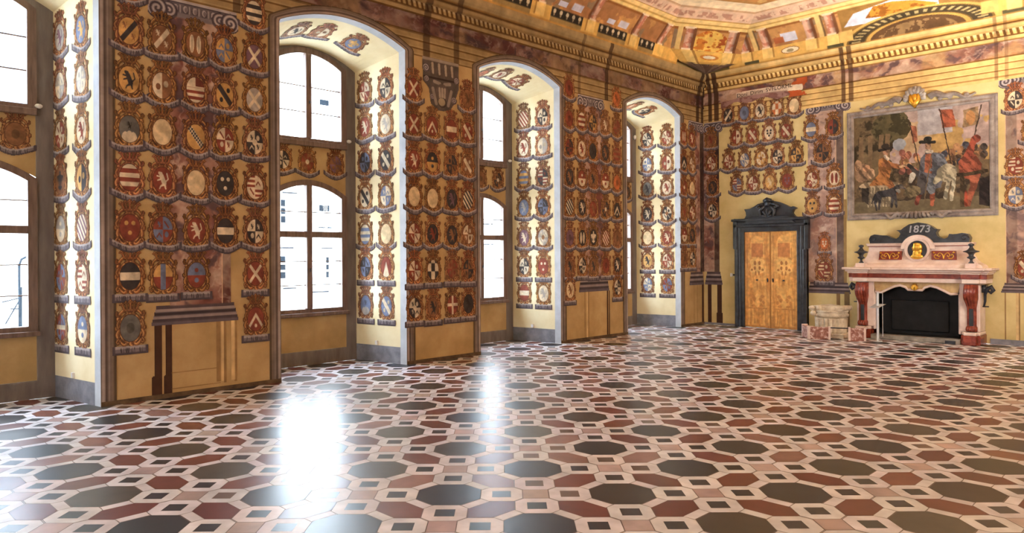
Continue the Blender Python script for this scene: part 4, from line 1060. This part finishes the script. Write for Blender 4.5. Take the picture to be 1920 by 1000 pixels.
def door_leaf(xa, xb, seed):
    bm = bmesh.new(); box(bm, xa, xb, -.05, -.005, .015, 2.27)
    leaf = bmobj('door_leaf', bm, noise_mat('golden_oak', (176, 112, 50), (206, 146, 76), 5, .45, .4, stretch=(6, 6, .6)), dr, bevel=.004)
    cv = Cv(xa+.01, xb-.01, .02, 2.26, .0085)
    cx = (xa+xb)/2; w = xb-xa; X = cv.X-cx; Y = cv.Y; ax = np.abs(X)
    g = fbm(X*6, Y*.8, 4, seed); b = np.zeros(cv.C.shape); b[:] = (206, 142, 68); b[g > .54] = (222, 164, 88); b[g < .44] = (186, 120, 54)
    b[(ax > w*.42)] *= .93
    fr = (np.abs(ax-.24) < .006); b[fr & (Y > .1) & (Y < 2.15)] = (150, 92, 42)
    pn = (ax < .15) & (Y > 1.66) & (Y < 1.98); b[pn] = (172, 98, 50); b[(np.abs(ax-.155) < .01) & (Y > 1.64) & (Y < 2.)] = (226, 172, 96)
    arcs = (np.hypot(X, Y-2.0) < .16) & (Y > 1.98); b[arcs] = (222, 166, 92)
    ring = np.abs(np.hypot(X/.19, (Y-1.45)/.16)-1); b[(np.hypot(X/(.20-.05*np.cos((Y-1.45)*22)), (Y-1.45)/.19) < 1)] = (232, 184, 108)
    for s in (-1, 1):
        for (u, v, r1, r2) in ((.055, 1.52, .03, .05), (.06, 1.4, .028, .045), (.13, 1.36, .03, .025), (.04, 1.28, .02, .05)): b[((X-s*u)/r1)**2+((Y-v)/r2)**2 < 1] = (132, 76, 34)
        for (u, v, r1, r2) in ((.12, .74, .05, .04), (.07, .66, .04, .05), (.15, .60, .03, .05), (.1, .52, .05, .03)): b[((X-s*u)/r1)**2+((Y-v)/r2)**2 < 1] = (168, 104, 48)
    b[np.hypot(X/.05, (Y-.74)/.06) < 1] = (230, 180, 104); b[np.hypot(X/.06, (Y-.58)/.1) < 1] = (226, 172, 98)
    b[(np.abs(Y-.46) < .015) & (ax < .24)] = (170, 108, 52)
    lo = (Y < .44) & (Y > .1) & (ax < .23); b[lo & (np.sin(X*70) > .55)] = (176, 114, 56)
    b[(Y < .06)] = (170, 108, 52)
    b = b*.62+np.array((212, 154, 84.))*.38
    b *= (.86+.28*fbm(X, Y, 12, seed+2))[..., None]
    cv.put(np.ones_like(cv.M, bool), b, 1)
    cv.mesh('marquetry', 1, lambda h, v: (h, np.full_like(h, -.053), v), MARQ, None).parent = leaf
    bm = bmesh.new(); ball(bm, (cx-.0, -.07, 1.12), (.028, .02, .018)); bmobj('keyhole_plate', bm, IRON, leaf, True)
    hx = xb-.06 if seed == 1 else xa+.06
    bm = bmesh.new(); ball(bm, (hx, -.06, 1.12), (.018, .015, .05)); ball(bm, (hx, -.08, 1.14), (.012, .02, .012)); bmobj('door_handle', bm, IRON, leaf, True)
    return leaf
for lf in (door_leaf(1.10, 1.728, 1), door_leaf(1.738, 2.368, 2)):
    for ch in lf.children:
        if ch.name.startswith('marquetry'): ch.matrix_parent_inverse = Matrix.Identity(4); ch.location = -Vector(dr.location)
# children of the leaf were built in world space: undo the parent offset
for lf in dr.children:
    if lf.name.startswith('door_leaf'):
        for ch in lf.children:
            ch.matrix_parent_inverse = Matrix.Identity(4)
            ch.location = (0, 0, 0)

# ------------------------------------------------------------------ fireplace
XC = 4.87
fp = empty('fireplace', (XC, 0, 0), 'monumental pink and red marble fireplace with black scrolled top', 'fireplace')
P = lambda d: (lambda x, z: (x, -d, z))
for s in (-1, 1):
    bm = bmesh.new(); a, b_ = sorted((XC+s*.80, XC+s*1.12)); box(bm, a, b_, -.5, 0, 0, .18); a2, b2 = sorted((XC+s*.86, XC+s*1.08)); box(bm, a2, b2, -.62, -.5, 0, .18)
    bmobj('plinth', bm, REDM, fp, bevel=.012)
    bm = bmesh.new(); box(bm, a+.01, b_-.01, -.48, 0, .18, .24); box(bm, a2+.005, b2-.005, -.60, -.48, .18, .24); bmobj('plinth_cap', bm, WHITEM, fp, bevel=.015)
    bm = bmesh.new(); a, b_ = sorted((XC+s*.76, XC+s*1.10)); box(bm, a, b_, -.42, 0, .24, 1.16)
    a3, b3 = sorted((XC+s*.74, XC+s*.79)); box(bm, a3, b3, -.40, 0, .18, .95); bmobj('jamb', bm, WHITEM, fp, bevel=.015)
    # scroll console: fluted front surface
    zs = np.linspace(.25, 1.14, 34); nx = 33; bm = bmesh.new(); hw = .105; x_c = XC+s*.97
    def dz(z):
        t = (z-.25)/.89
        if t > .66: return .56+.07*math.sin((t-.66)/.34*PI*.9+.35)
        if t > .45: return .475+.10*((t-.45)/.21)**1.5
        if t > .1: return .475
        return .475+.05*math.sin((.1-t)/.1*PI)
    gridv = []
    for z in zs:
        t = (z-.25)/.89; wd = hw*(.72 if t < .5 else .72+.28*min(1, (t-.5)/.2)) if t > .1 else hw*.86
        rowv = []
        for i in range(nx):
            f = -1+2*i/(nx-1); fl = abs(math.sin(f*PI*2.0)); amp = .018 if (t > .5 or t < .1) else .004
            rowv.append(bm.verts.new((x_c+f*wd, -(dz(z)+amp*fl-.02*f*f), z)))
        gridv.append(rowv)
    for ra, rb in zip(gridv, gridv[1:]):
        for i in range(nx-1): bm.faces.new((ra[i], ra[i+1], rb[i+1], rb[i]))
    for i_ in (0, nx-1):
        back = [bm.verts.new((r_[i_].co.x, -.40, r_[i_].co.z)) for r_ in gridv]
        for k in range(len(back)-1): bm.faces.new((gridv[k][i_], gridv[k+1][i_], back[k+1], back[k]))
    con = bmobj('console', bm, REDM, fp, True)
    bm = bmesh.new(); box(bm, x_c-.034, x_c+.034, -.492, -.46, .36, .68); ic = bmobj('inlay', bm, BLACKM, None, bevel=.004)
    ic.parent = con
    # wrought iron side bracket
    bm = bmesh.new(); bx = XC+s*1.13
    pts = [(bx, -.27, .72), (bx+s*.02, -.27, .82), (bx+s*.02, -.27, .95), (bx+s*.05, -.27, 1.05), (bx+s*.12, -.27, 1.09), (bx+s*.15, -.27, 1.03), (bx+s*.11, -.27, .98), (bx+s*.07, -.27, 1.01)]
    tube(bm, pts, [.015, .022, .026, .04, .045, .04, .03, .02], 10); tube(bm, [(bx-s*.02, -.27, .72), (bx+s*.08, -.27, .72)], .012, 8)
    box(bm, min(bx-s*.02, bx+s*.03), max(bx-s*.02, bx+s*.03), -.32, -.1, .98, 1.12)
    bmobj('scroll_bracket', bm, IRON, fp, True)
AP = [(-.735, .95), (-.62, .935), (-.5, 1.0), (-.38, 1.06), (-.27, 1.085), (-.17, 1.05), (-.13, 1.0), (.13, 1.0), (.17, 1.05), (.27, 1.085), (.38, 1.06), (.5, 1.0), (.62, .935), (.735, .95)]
bm = bmesh.new(); prism(bm, [(XC+x, z) for x, z in AP]+[(XC+.78, 1.16), (XC-.78, 1.16)], P(.30), P(.41)); bmobj('apron', bm, APRON, fp)
bm = bmesh.new()
tube(bm, [(XC+x, -.42, z+.005) for x, z in AP], .026, 8); bmobj('apron_moulding', bm, WHITEM, fp, True)
bm = bmesh.new()
for i in range(7):
    a = PI*(i+.5)/7; tube(bm, [(XC, -.45, 1.0), (XC+.05*math.cos(a), -.47, 1.02+.07*math.sin(a)), (XC+.075*math.cos(a), -.45, 1.02+.12*math.sin(a))], [.015, .02, .006], 6)
bmobj('gilt_leaf', bm, GOLD, fp, True)
bm = bmesh.new(); box(bm, XC-1.22, XC+1.22, -.5, 0, 1.155, 1.24)
for s in (-1, 1): a, b_ = sorted((XC+s*.84, XC+s*1.12)); box(bm, a, b_, -.60, -.5, 1.155, 1.24)
bmobj('architrave', bm, WHITEM, fp, bevel=.012)
bm = bmesh.new(); box(bm, XC-1.23, XC+1.23, -.51, 0, 1.24, 1.325)
for s in (-1, 1): a, b_ = sorted((XC+s*.83, XC+s*1.13)); box(bm, a, b_, -.61, -.51, 1.24, 1.325)
bmobj('frieze', bm, REDM, fp, bevel=.004)
bm = bmesh.new()
for z0_, z1_, e0, e1 in ((1.325, 1.36, 1.25, .54), (1.36, 1.40, 1.28, .58), (1.40, 1.445, 1.33, .63)):
    box(bm, XC-e0, XC+e0, -e1, 0, z0_, z1_)
    for s in (-1, 1): a, b_ = sorted((XC+s*(.82-(e0-1.25)), XC+s*(1.14+(e0-1.25)))); box(bm, a, b_, -(e1+.08), -e1, z0_, z1_)
bmobj('mantel_shelf', bm, WHITEM, fp, bevel=.012)
# concave overmantel
bm = bmesh.new(); LV = [(1.445, 1.16, .44), (1.50, 1.13, .42), (1.54, 1.05, .36), (1.6, .99, .31), (1.68, .945, .275), (1.78, .92, .255), (1.87, .915, .25), (1.88, .94, .28), (1.935, .96, .30)]
ring = [[bm.verts.new((XC+w*sx, -d if sy else 0, z)) for sx, sy in ((-1, 1), (1, 1), (1, 0), (-1, 0))] for z, w, d in LV]
for a, b_ in zip(ring, ring[1:]):
    for i in range(4): bm.faces.new((a[i], a[(i+1) % 4], b_[(i+1) % 4], b_[i]))
bm.faces.new(ring[0][::-1]); bm.faces.new(ring[-1]); bmobj('overmantel', bm, WHITEM, fp, bevel=.006)
bm = bmesh.new(); box(bm, XC-.93, XC-.3, -.275, -.2, 1.868, 1.884); box(bm, XC+.3, XC+.93, -.275, -.2, 1.868, 1.884); bmobj('red_fillet', bm, REDM, fp)
for s in (-1, 1):
    a, b_ = sorted((XC+s*.27, XC+s*.70))
    bm = bmesh.new(); prism(bm, [(a, 1.6), (b_, 1.6), (b_-.02 if s > 0 else b_, 1.775), (a if s > 0 else a+.02, 1.775)], P(.2), P(.335)); pnl = bmobj('inlay_panel', bm, REDM, fp, bevel=.006)
    bm = bmesh.new(); m_ = (a+b_)/2
    for q in (-1, 1):
        tube(bm, catmull([(m_, -.345, 1.615), (m_+q*.02, -.345, 1.70), (m_+q*.07, -.345, 1.735), (m_+q*.105, -.345, 1.69), (m_+q*.075, -.345, 1.66), (m_+q*.06, -.345, 1.69)], 5), .009, 6)
        tube(bm, catmull([(m_+q*.08, -.345, 1.63), (m_+q*.13, -.345, 1.625), (m_+q*.165, -.345, 1.67), (m_+q*.14, -.345, 1.71), (m_+q*.125, -.345, 1.68)], 5), .009, 6)
        ball(bm, (m_+q*.17, -.345, 1.74), .022, 1)
    g_ = bmobj('gilt_scroll', bm, GOLD, None, True); g_.parent = pnl
def disc(bm, cx, cz, rx, rz, d0, d1, n=40, r_in=0.):
    outer = [(cx+rx*math.cos(2*PI*i/n), cz+rz*math.sin(2*PI*i/n)) for i in range(n)]
    prism(bm, outer, P(d0), P(d1))
bm = bmesh.new(); MX = XC+.02; MZ = 1.795
n = 40; A_ = [(MX+.225*math.cos(2*PI*i/n), MZ+.225*math.sin(2*PI*i/n)) for i in range(n)]; B_ = [(MX+.178*math.cos(2*PI*i/n), MZ+.185*math.sin(2*PI*i/n)) for i in range(n)]
for i in range(n):
    j = (i+1) % n
    quad(bm, [(A_[i][0], -.2, A_[i][1]), (A_[j][0], -.2, A_[j][1]), (A_[j][0], -.36, A_[j][1]), (A_[i][0], -.36, A_[i][1])])
    quad(bm, [(A_[i][0], -.36, A_[i][1]), (A_[j][0], -.36, A_[j][1]), (B_[j][0], -.35, B_[j][1]), (B_[i][0], -.35, B_[i][1])])
    quad(bm, [(B_[i][0], -.35, B_[i][1]), (B_[j][0], -.35, B_[j][1]), (B_[j][0], -.3, B_[j][1]), (B_[i][0], -.3, B_[i][1])])
med = bmobj('medallion_ring', bm, WHITEM, fp)
bm = bmesh.new()
arcp = [(MX+.30*math.cos(PI*i/24), MZ+.02+.28*math.sin(PI*i/24)) for i in range(25)]; arci = [(MX+.225*math.cos(PI*i/24), MZ+.02+.205*math.sin(PI*i/24)) for i in range(24, -1, -1)]
prism(bm, arcp+arci, P(.2), P(.34)); bmobj('arch_moulding', bm, WHITEM, fp, bevel=.01)
bm = bmesh.new(); disc(bm, MX, MZ, .18, .187, .24, .325); bmobj('medallion_ground', bm, BLACKM, fp)
bm = bmesh.new()
ball(bm, (MX+.0, -.36, MZ-.13), (.115, .045, .055), 3); ball(bm, (MX-.02, -.36, MZ-.07), (.06, .045, .07), 3); ball(bm, (MX-.015, -.37, MZ+.05), (.062, .05, .08), 3)
ball(bm, (MX+.04, -.36, MZ+.05), (.06, .045, .085), 3); ball(bm, (MX+.05, -.355, MZ-.03), (.045, .04, .06), 3); ball(bm, (MX-.01, -.37, MZ+.115), (.06, .04, .03), 3)
ball(bm, (MX-.075, -.37, MZ+.04), (.018, .018, .02), 2); ball(bm, (MX-.055, -.37, MZ+.0), (.03, .02, .025), 2)
bust = bmobj('gilt_bust', bm, GOLD, fp, True)
rm = bust.modifiers.new('join', 'REMESH'); rm.mode = 'VOXEL'; rm.voxel_size = .009; rm.use_smooth_shade = True
FPED = [(3.984, 1.938), (3.965, 2.018), (3.997, 2.097), (4.072, 2.122), (4.171, 2.104), (4.306, 2.097), (4.391, 2.05), (4.475, 2.022), (4.535, 2.06), (4.565, 2.124), (4.535, 2.17), (4.488, 2.197), (4.571, 2.201), (4.63, 2.251), (4.725, 2.312), (4.887, 2.343), (5.02, 2.315), (5.122, 2.261), (5.189, 2.203), (5.245, 2.201), (5.2, 2.133), (5.222, 2.07), (5.277, 2.025), (5.354, 2.011), (5.409, 2.041), (5.431, 2.103), (5.497, 2.095), (5.562, 2.099), (5.647, 2.116), (5.743, 2.095), (5.78, 2.021), (5.763, 1.938)]
bm = bmesh.new(); prism(bm, [(XC+(x-4.873)*1.0, z) for x, z in FPED], P(.08), P(.26))
ped = bmobj('pediment', bm, BLACKM, fp, bevel=.012)
bm = bmesh.new()
for s in (-1, 1):
    cx_ = XC+s*.82; pts = [(cx_+(.075-.0085*i*.8)*math.cos(i*.62)*s, -.275, 2.02+(.075-.0068*i)*math.sin(i*.62)) for i in range(10)]
    tube(bm, pts, .012, 6)
v_ = bmobj('volute', bm, BLACKM, None, True); v_.parent = ped
fc = bpy.data.curves.new('date', 'FONT'); fc.body = '1873'; fc.size = .2; fc.extrude = .006; fc.bevel_depth = .003; fc.align_x = 'CENTER'; fc.align_y = 'CENTER'; fc.shear = .12; fc.space_character = 1.05
SILV = noise_mat('worn_silver_lettering', (130, 130, 134), (176, 176, 178), 12, .4, .5)
fo = text_mesh('date', fc, SILV)
fo.parent = ped; fo.location = Vector((XC+.03, -.268, 2.205)); fo.rotation_euler = (PI/2, 0, 0)
# firebox
bm = bmesh.new(); x0_, x1_ = XC-.74, XC+.74
quad(bm, [(x0_, -.02, 0), (x1_, -.02, 0), (x1_, -.02, 1.2), (x0_, -.02, 1.2)])
quad(bm, [(x0_, -.02, 0), (x0_, -.36, 0), (x0_, -.36, 1.2), (x0_, -.02, 1.2)]); quad(bm, [(x1_, -.02, 0), (x1_, -.36, 0), (x1_, -.36, 1.2), (x1_, -.02, 1.2)])
quad(bm, [(x0_, -.02, 1.15), (x1_, -.02, 1.15), (x1_, -.36, 1.15), (x0_, -.36, 1.15)]); quad(bm, [(x0_, -.02, .1), (x1_, -.02, .1), (x1_, -.36, .1), (x0_, -.36, .1)])
bmobj('firebox', bm, SOOT, fp)
bm = bmesh.new(); box(bm, XC-.55, XC+.5, -.06, -.03, .16, .78); bmobj('fireback', bm, SOOT, fp, bevel=.02)
bm = bmesh.new(); box(bm, XC-.8, XC+.8, -.52, -.02, 0, .09); bmobj('hearth', bm, noise_mat('grey_hearth_stone', (120, 114, 106), (168, 160, 148), 6, .5, .3), fp, bevel=.01)
bm = bmesh.new(); box(bm, XC+.55, XC+.72, -.56, -.5, .0, .06); bmobj('andiron_foot', bm, IRON, fp)
# marble blocks under the urns
for s, side in ((-1, 'left'), (1, 'right')):
    bm = bmesh.new(); cx_ = XC+s*.98; box(bm, cx_-.09, cx_+.09, -.58, -.42, 1.445, 1.535); bmobj('urn_block', bm, WHITEM, fp, bevel=.008)
    bm = bmesh.new()
    pr = [(.045, 0), (.05, .012), (.03, .03), (.022, .06), (.03, .08), (.07, .1), (.07, .115), (.04, .135), (.045, .17), (.075, .2), (.13, .215), (.135, .23), (.08, .245), (.05, .27), (.03, .3), (.028, .32), (.05, .335), (.05, .36), (.02, .375), (.001, .38)]
    lathe(bm, pr, cx_, -.5, 1.535, 20)
    u_ = bmobj('urn_finial', bm, BLACKM, None, True); u_['label'] = f'dark stone urn finial on the {side} end of the mantel shelf'; u_['category'] = 'urn'; u_['group'] = 'urns on the mantel shelf'

# ------------------------------------------------------------------ ancient stone and its barrier
st = empty('marble_capital', (3.36, -.72, 0), 'weathered white marble column capital upside down left of the fireplace', 'stone')
bm = bmesh.new(); n = 144
rings = []
for z in np.linspace(.08, .40, 10):
    t = (z-.08)/.32
    rings.append([bm.verts.new((3.36+(.27+.015*t+.034*abs(math.sin(k*PI/n*22)))*math.cos(2*PI*k/n), -.72+(.27+.015*t+.034*abs(math.sin(k*PI/n*22)))*math.sin(2*PI*k/n), z)) for k in range(n)])
for a, b_ in zip(rings, rings[1:]):
    for i in range(n): bm.faces.new((a[i], a[(i+1) % n], b_[(i+1) % n], b_[i]))
bm.faces.new(rings[0][::-1]); bm.faces.new(rings[-1]); bmobj('fluted_drum', bm, STONE, st, True)
bm = bmesh.new(); lathe(bm, [(.29, .40), (.335, .43), (.34, .47), (.31, .5), (.33, .52), (.335, .55)], 3.36, -.72, 0, 36); bmobj('echinus', bm, STONE, st, True)
bm = bmesh.new(); g = []
pts = [(-.34, .56), (-.33, .64), (-.12, .66), (.1, .64), (.33, .65), (.35, .58), (.3, .54), (-.3, .53)]
prism(bm, [(3.36+x, z) for x, z in pts], P(.46), P(.98)); bmobj('abacus', bm, STONE, st, True, bevel=.02)
bm = bmesh.new(); ball(bm, (3.06, -.95, .6), (.075, .07, .05), 2); ball(bm, (3.22, -.98, .6), (.06, .05, .06), 2); ball(bm, (3.1, -.96, .49), (.075, .06, .06), 2); bmobj('broken_volute', bm, STONE, st, True)
bm = bmesh.new(); box(bm, 3.02, 3.72, -1.0, -.42, 0, .085); bmobj('foot_block', bm, STONE, st, bevel=.01)
ba = empty('marble_barrier', (3.5, -1.25, 0), 'low red and white mottled marble barrier in front of the old stone', 'barrier')
def bar_block(p, q, h, th=.1):
    (xa, da), (xb, db) = p, q; v = Vector((xb-xa, -(db-da), 0)); L = v.length; v.normalize(); nn = Vector((-v.y, v.x, 0))
    bm = bmesh.new(); pts = [Vector((xa, -da, 0)), Vector((xb, -db, 0)), Vector((xb, -db, 0))+nn*th, Vector((xa, -da, 0))+nn*th]
    a = [bm.verts.new(x) for x in pts]; b_ = [bm.verts.new(x+Vector((0, 0, h))) for x in pts]
    bm.faces.new(a); bm.faces.new(b_)
    for i in range(4): bm.faces.new((a[i], a[(i+1) % 4], b_[(i+1) % 4], b_[i]))
    return bmobj('barrier_block', bm, PINKM, ba, bevel=.008), v, nn
BP = [((2.93, 1.15), (3.19, 1.50)), ((3.23, 1.52), (3.58, 1.38)), ((3.92, 1.26), (4.18, 1.16))]
for p, q in BP:
    _, v, nn = bar_block(p, q, .25)
    for e in (p, q):
        bm = bmesh.new(); c_ = Vector((e[0], -e[1], 0)); pts = [c_-v*.02-nn*.006, c_+v*.02-nn*.006, c_+v*.02+nn*.11, c_-v*.02+nn*.11]
        a = [bm.verts.new(x) for x in pts]; b_ = [bm.verts.new(x+Vector((0, 0, .265))) for x in pts]; bm.faces.new(a); bm.faces.new(b_)
        for i in range(4): bm.faces.new((a[i], a[(i+1) % 4], b_[(i+1) % 4], b_[i]))
        bmobj('barrier_post', bm, WHITEM, ba)
bm = bmesh.new(); tube(bm, [(3.58, -1.34, .24), (3.92, -1.22, .24)], .012, 8); bmobj('barrier_rail', bm, IRON, ba, True)

# ------------------------------------------------------------------ slim white stand in front of the fireplace
sd = empty('information_stand', (4.36, -1.0, 0), 'slim white information stand with tilted plate before the fireplace', 'stand')
bm = bmesh.new(); box(bm, 4.35, 4.385, -1.02, -.98, 0, .97); bmobj('post', bm, PALEMET, sd, bevel=.004)
bm = bmesh.new(); quad(bm, [(4.24, -1.13, .665), (4.42, -1.13, .665), (4.5, -.93, .735), (4.3, -.93, .735)]); bmesh.ops.solidify(bm, geom=bm.faces[:], thickness=.012); bmobj('plate', bm, PALEMET, sd)
bm = bmesh.new(); box(bm, 4.30, 4.43, -1.06, -.94, 0, .012); bmobj('foot', bm, PALEMET, sd, bevel=.003)
bm = bmesh.new(); tube(bm, [(4.45, -.98, .1), (4.45, -.98, .96)], .005, 6); bmobj('thin_rod', bm, PALEMET, sd)
bm = bmesh.new(); box(bm, 4.37, 4.455, -.985, -.975, .95, .96); bmobj('top_arm', bm, PALEMET, sd)

# ------------------------------------------------------------------ small fittings
bm = bmesh.new(); box(bm, .71, .77, -.03, 0, 1.19, 1.27); o = bmobj('light_switch', bm, PLASTIC, bevel=.004); tag(o, 'small white switch on the wall left of the door', 'switch')
bm = bmesh.new(); box(bm, .79, .815, -.04, 0, 1.21, 1.25); o = bmobj('key_switch', bm, IRON, bevel=.004); tag(o, 'tiny dark fitting between the white switch and the door frame', 'switch')
for k, (uc, hw) in enumerate(OPN[:3]):
    uf = uc-hw; t = .58
    x_, y_ = -DEP*t, -(uf+(hw-BHW)*t)
    bm = bmesh.new(); box(bm, x_-.03, x_+.03, y_-.022, y_+.012, .28, .345); o = bmobj('wall_socket', bm, PLASTIC, bevel=.004)
    tag(o, f'small white socket at the foot of the {ORD[k]} window reveal', 'socket', 'sockets on the reveals')
for k, (u, z) in enumerate(((14.01, 3.62), (9.54, 3.65), (5.72, 3.66), (1.34, 4.62))):
    bm = bmesh.new(); ball(bm, (-DEP+.03, -u-.02, z), (.035, .045, .03 if k < 3 else .06)); o = bmobj('motion_sensor', bm, PLASTIC, None, True)
    tag(o, f'small white sensor beside the {ORD[k]} window', 'sensor', 'sensors beside the windows')

# ------------------------------------------------------------------ outside the windows
bm = bmesh.new(); quad(bm, [(-40, 20, -1.2), (-1.6, 20, -1.2), (-1.6, -40, -1.2), (-40, -40, -1.2)]); tag(bmobj('ground', bm, OUTG), kind='structure')
bl = empty('white_building', (-15, -4, -1.2), 'bright white building with small windows across the courtyard', 'building')
bm = bmesh.new(); box(bm, -20, -14, -9.6, 24, -1.2, 14); bmobj('wall', bm, OUTW, bl)
def owin(y0, y1, z0, z1, panes=3):
    bm = bmesh.new(); box(bm, -14.02, -13.985, y0, y1, z0, z1); w_ = bmobj('window', bm, OUTWIN, bl)
    bm = bmesh.new()
    for i in range(1, panes): zz = z0+(z1-z0)*i/panes; box(bm, -13.99, -13.97, y0, y1, zz-.03, zz+.03)
    if panes > 1:
        q = bmobj('window_bar', bm, OUTW, None); q.parent = w_
    else: bm.free()
def oledge(y0, y1, z):
    bm = bmesh.new(); box(bm, -14.1, -13.95, y0, y1, z-.025, z+.025); bmobj('ledge', bm, OUTLINE, bl)
owin(-3.96, -3.79, 2.9, 3.7); owin(-3.98, -3.8, .97, 1.74); owin(-2.2, -2.08, .96, 1.7); owin(-2.46, -2.05, 3.36, 3.58, 1); owin(-2.42, -2.05, 7.2, 7.4, 1)
for y0, y1, z in ((-3.97, -3.5, 2.03), (-2.38, -1.95, 2.03), (-2.5, -1.97, 2.77), (-3.9, -3.4, .62), (-2.9, -2.1, .45), (-3.9, -3.35, 3.95)): oledge(y0, y1, z)
for y in (3.2, 5.0, 6.6, 9.0, 12.5): owin(y, y+.2, 1.0, 1.75); owin(y, y+.2, 2.9, 3.7); owin(y, y+.2, 5.4, 6.2)
for y in (5.5, 6.1): oledge(y, y+.5, 2.2); oledge(y, y+.5, 3.1)
b2 = empty('slate_roofed_house', (-16, -16, -1.2), 'pale house with a blue slate roof seen through the nearest window', 'building')
bm = bmesh.new(); box(bm, -24, -15, -24, -9.6, -1.2, 4.9); bmobj('wall', bm, OUTW, b2)
bm = bmesh.new(); quad(bm, [(-14.7, -24, 4.8), (-14.7, -9.6, 4.8), (-19, -9.6, 9.2), (-19, -24, 9.2)]); bmobj('roof', bm, ROOF, b2)
bm = bmesh.new(); box(bm, -24, -19, -24, -9.6, 4.9, 13); bmobj('tower', bm, OUTW, b2)
ls = empty('street_lamp', (-13.0, -11.85, -1.2), 'grey street lamp with flat head outside the nearest window', 'street lamp')
LG = noise_mat('galvanised_steel', (20, 24, 28), (30, 35, 40), 5, 1, 0)
bm = bmesh.new(); tube(bm, [(-13, -11.85, -1.2), (-13, -11.85, 1.55), (-13, -11.8, 1.7), (-13, -11.66, 1.78)], .03, 8); bmobj('pole', bm, LG, ls)
bm = bmesh.new(); ball(bm, (-13, -11.5, 1.83), (.08, .2, .05)); bmobj('lamp_head', bm, LG, ls, True)
bm = bmesh.new()
for a, b_ in (((-14, -12.05, .55), (-14, -11.6, .66)), ((-14, -11.62, .64), (-14, -11.97, -.04)), ((-14, -11.86, .36), (-14, -11.6, .36)), ((-14, -11.6, .95), (-14, -11.6, -.3))): tube(bm, [a, b_], .02, 6)
tag(bmobj('metal_bracket', bm, LG), 'dark angled metal bars outside the nearest window below the lamp', 'bracket')
for i, (y, h) in enumerate(((4.9, .75), (5.85, .55), (6.8, .85))):
    sh = empty('courtyard_shrub', (-12.5, y, -1.2), f'{("right", "middle", "left")[i]} green shrub outside the third window', 'shrub', 'shrubs outside the third window')
    bm = bmesh.new(); rr = random.Random(i)
    for k in range(160):
        p = Vector((max(-.4, min(.4, rr.gauss(0, .2))), max(-.4, min(.4, rr.gauss(0, .2))), rr.uniform(.1, h+.9))); d = Vector((rr.gauss(0, 1), rr.gauss(0, 1), rr.gauss(0, 1))).normalized()*.09
        e = d.cross(Vector((rr.random(), rr.random(), rr.random()))).normalized()*.04
        c0 = Vector((-12.5, y, -1.2))+p; bm.faces.new([bm.verts.new(c0+q) for q in (-d, e, d, -e)])
    bmobj('leaves', bm, LEAF, sh)

# ------------------------------------------------------------------ camera
cd = bpy.data.cameras.new('camera'); cam = bpy.data.objects.new('camera', cd); C.objects.link(cam)
cam.matrix_world = Matrix.Translation((9.37, -16.35, 1.75)) @ Matrix.Rotation(PI/4, 4, 'Z') @ Matrix.Rotation(PI/2, 4, 'X') @ Matrix.Rotation(-.0058, 4, 'Z')
cd.sensor_width = 36; cd.lens = 1371.5/1920*36; cd.shift_x = 12/1920; cd.shift_y = -22.3/1920; cd.clip_start = .05; cd.clip_end = 200
bpy.context.scene.camera = cam

# ------------------------------------------------------------------ light
W = bpy.data.worlds.new('world'); bpy.context.scene.world = W; W.use_nodes = True
bg = W.node_tree.nodes['Background']; bg.inputs['Color'].default_value = (.62, .80, 1, 1); bg.inputs['Strength'].default_value = 34.0
def lamp(name, kind, loc, power, color, rot=None, **kw):
    l = bpy.data.lights.new(name, kind); l.energy = power; l.color = color
    for k, v in kw.items(): setattr(l, k, v)
    o = bpy.data.objects.new(name, l); C.objects.link(o); o.location = loc
    if rot: o.rotation_euler = rot
    return o
def aim(o, to): o.rotation_euler = (Vector(to)-o.location).to_track_quat('-Z', 'Y').to_euler()
s_ = lamp('sun', 'SUN', (0, 0, 20), 36.0, (.86, .93, 1)); s_.rotation_euler = Vector((-.62, .25, -.74)).to_track_quat('-Z', 'Y').to_euler(); s_.data.angle = .05
# added unseen area lamps along the solid opposite long wall, imitating window daylight
for y in (-2.2, -6.5, -10.3, -14.75, -19):
    o = lamp('added_opposite_fill', 'AREA', (RW-.05, y, 2.9), 11, (.9, .95, 1), shape='RECTANGLE', size=1.5, size_y=4.2); aim(o, (0, y, 2.9))
# unseen fill lamps added behind the camera to brighten end wall and reveals
for x in (3.2, 7.4):
    o = lamp('rear_fill', 'AREA', (x, RY+.06, 3.2), 330, (.90, .95, 1), shape='RECTANGLE', size=2.2, size_y=4.4); aim(o, (x-.6, 0, 3.0))
# extra fill lamp, added out of view to brighten the painted end wall
o = lamp('end_wall_fill', 'AREA', (9.0, -3.6, 3.0), 130, (1, .95, .86), shape='RECTANGLE', size=1.2, size_y=1.6, spread=2.6); aim(o, (3.6, 0, 3.4))
# assumed warm floods, unseen along the far side, turned up at the painted vault
for x, y in ((8.4, -3.2), (9.0, -7.5), (9.8, -12.5)):
    o = lamp('assumed_ceiling_flood', 'AREA', (x, y, 2.6), 170, (1, .93, .80), shape='RECTANGLE', size=.9, size_y=.9, spread=1.5); aim(o, (x-2.4, y+1.4, 7.2))

sc = bpy.context.scene
sc.view_settings.view_transform = 'Standard'; sc.view_settings.look = 'None'; sc.view_settings.gamma = 1; sc.view_settings.use_curve_mapping = False
sc.view_settings.exposure = 0
sc.cycles.use_denoising = True
sc.cycles.max_bounces = 8; sc.cycles.diffuse_bounces = 5; sc.cycles.transparent_max_bounces = 12
sc.cycles.sample_clamp_indirect = 8
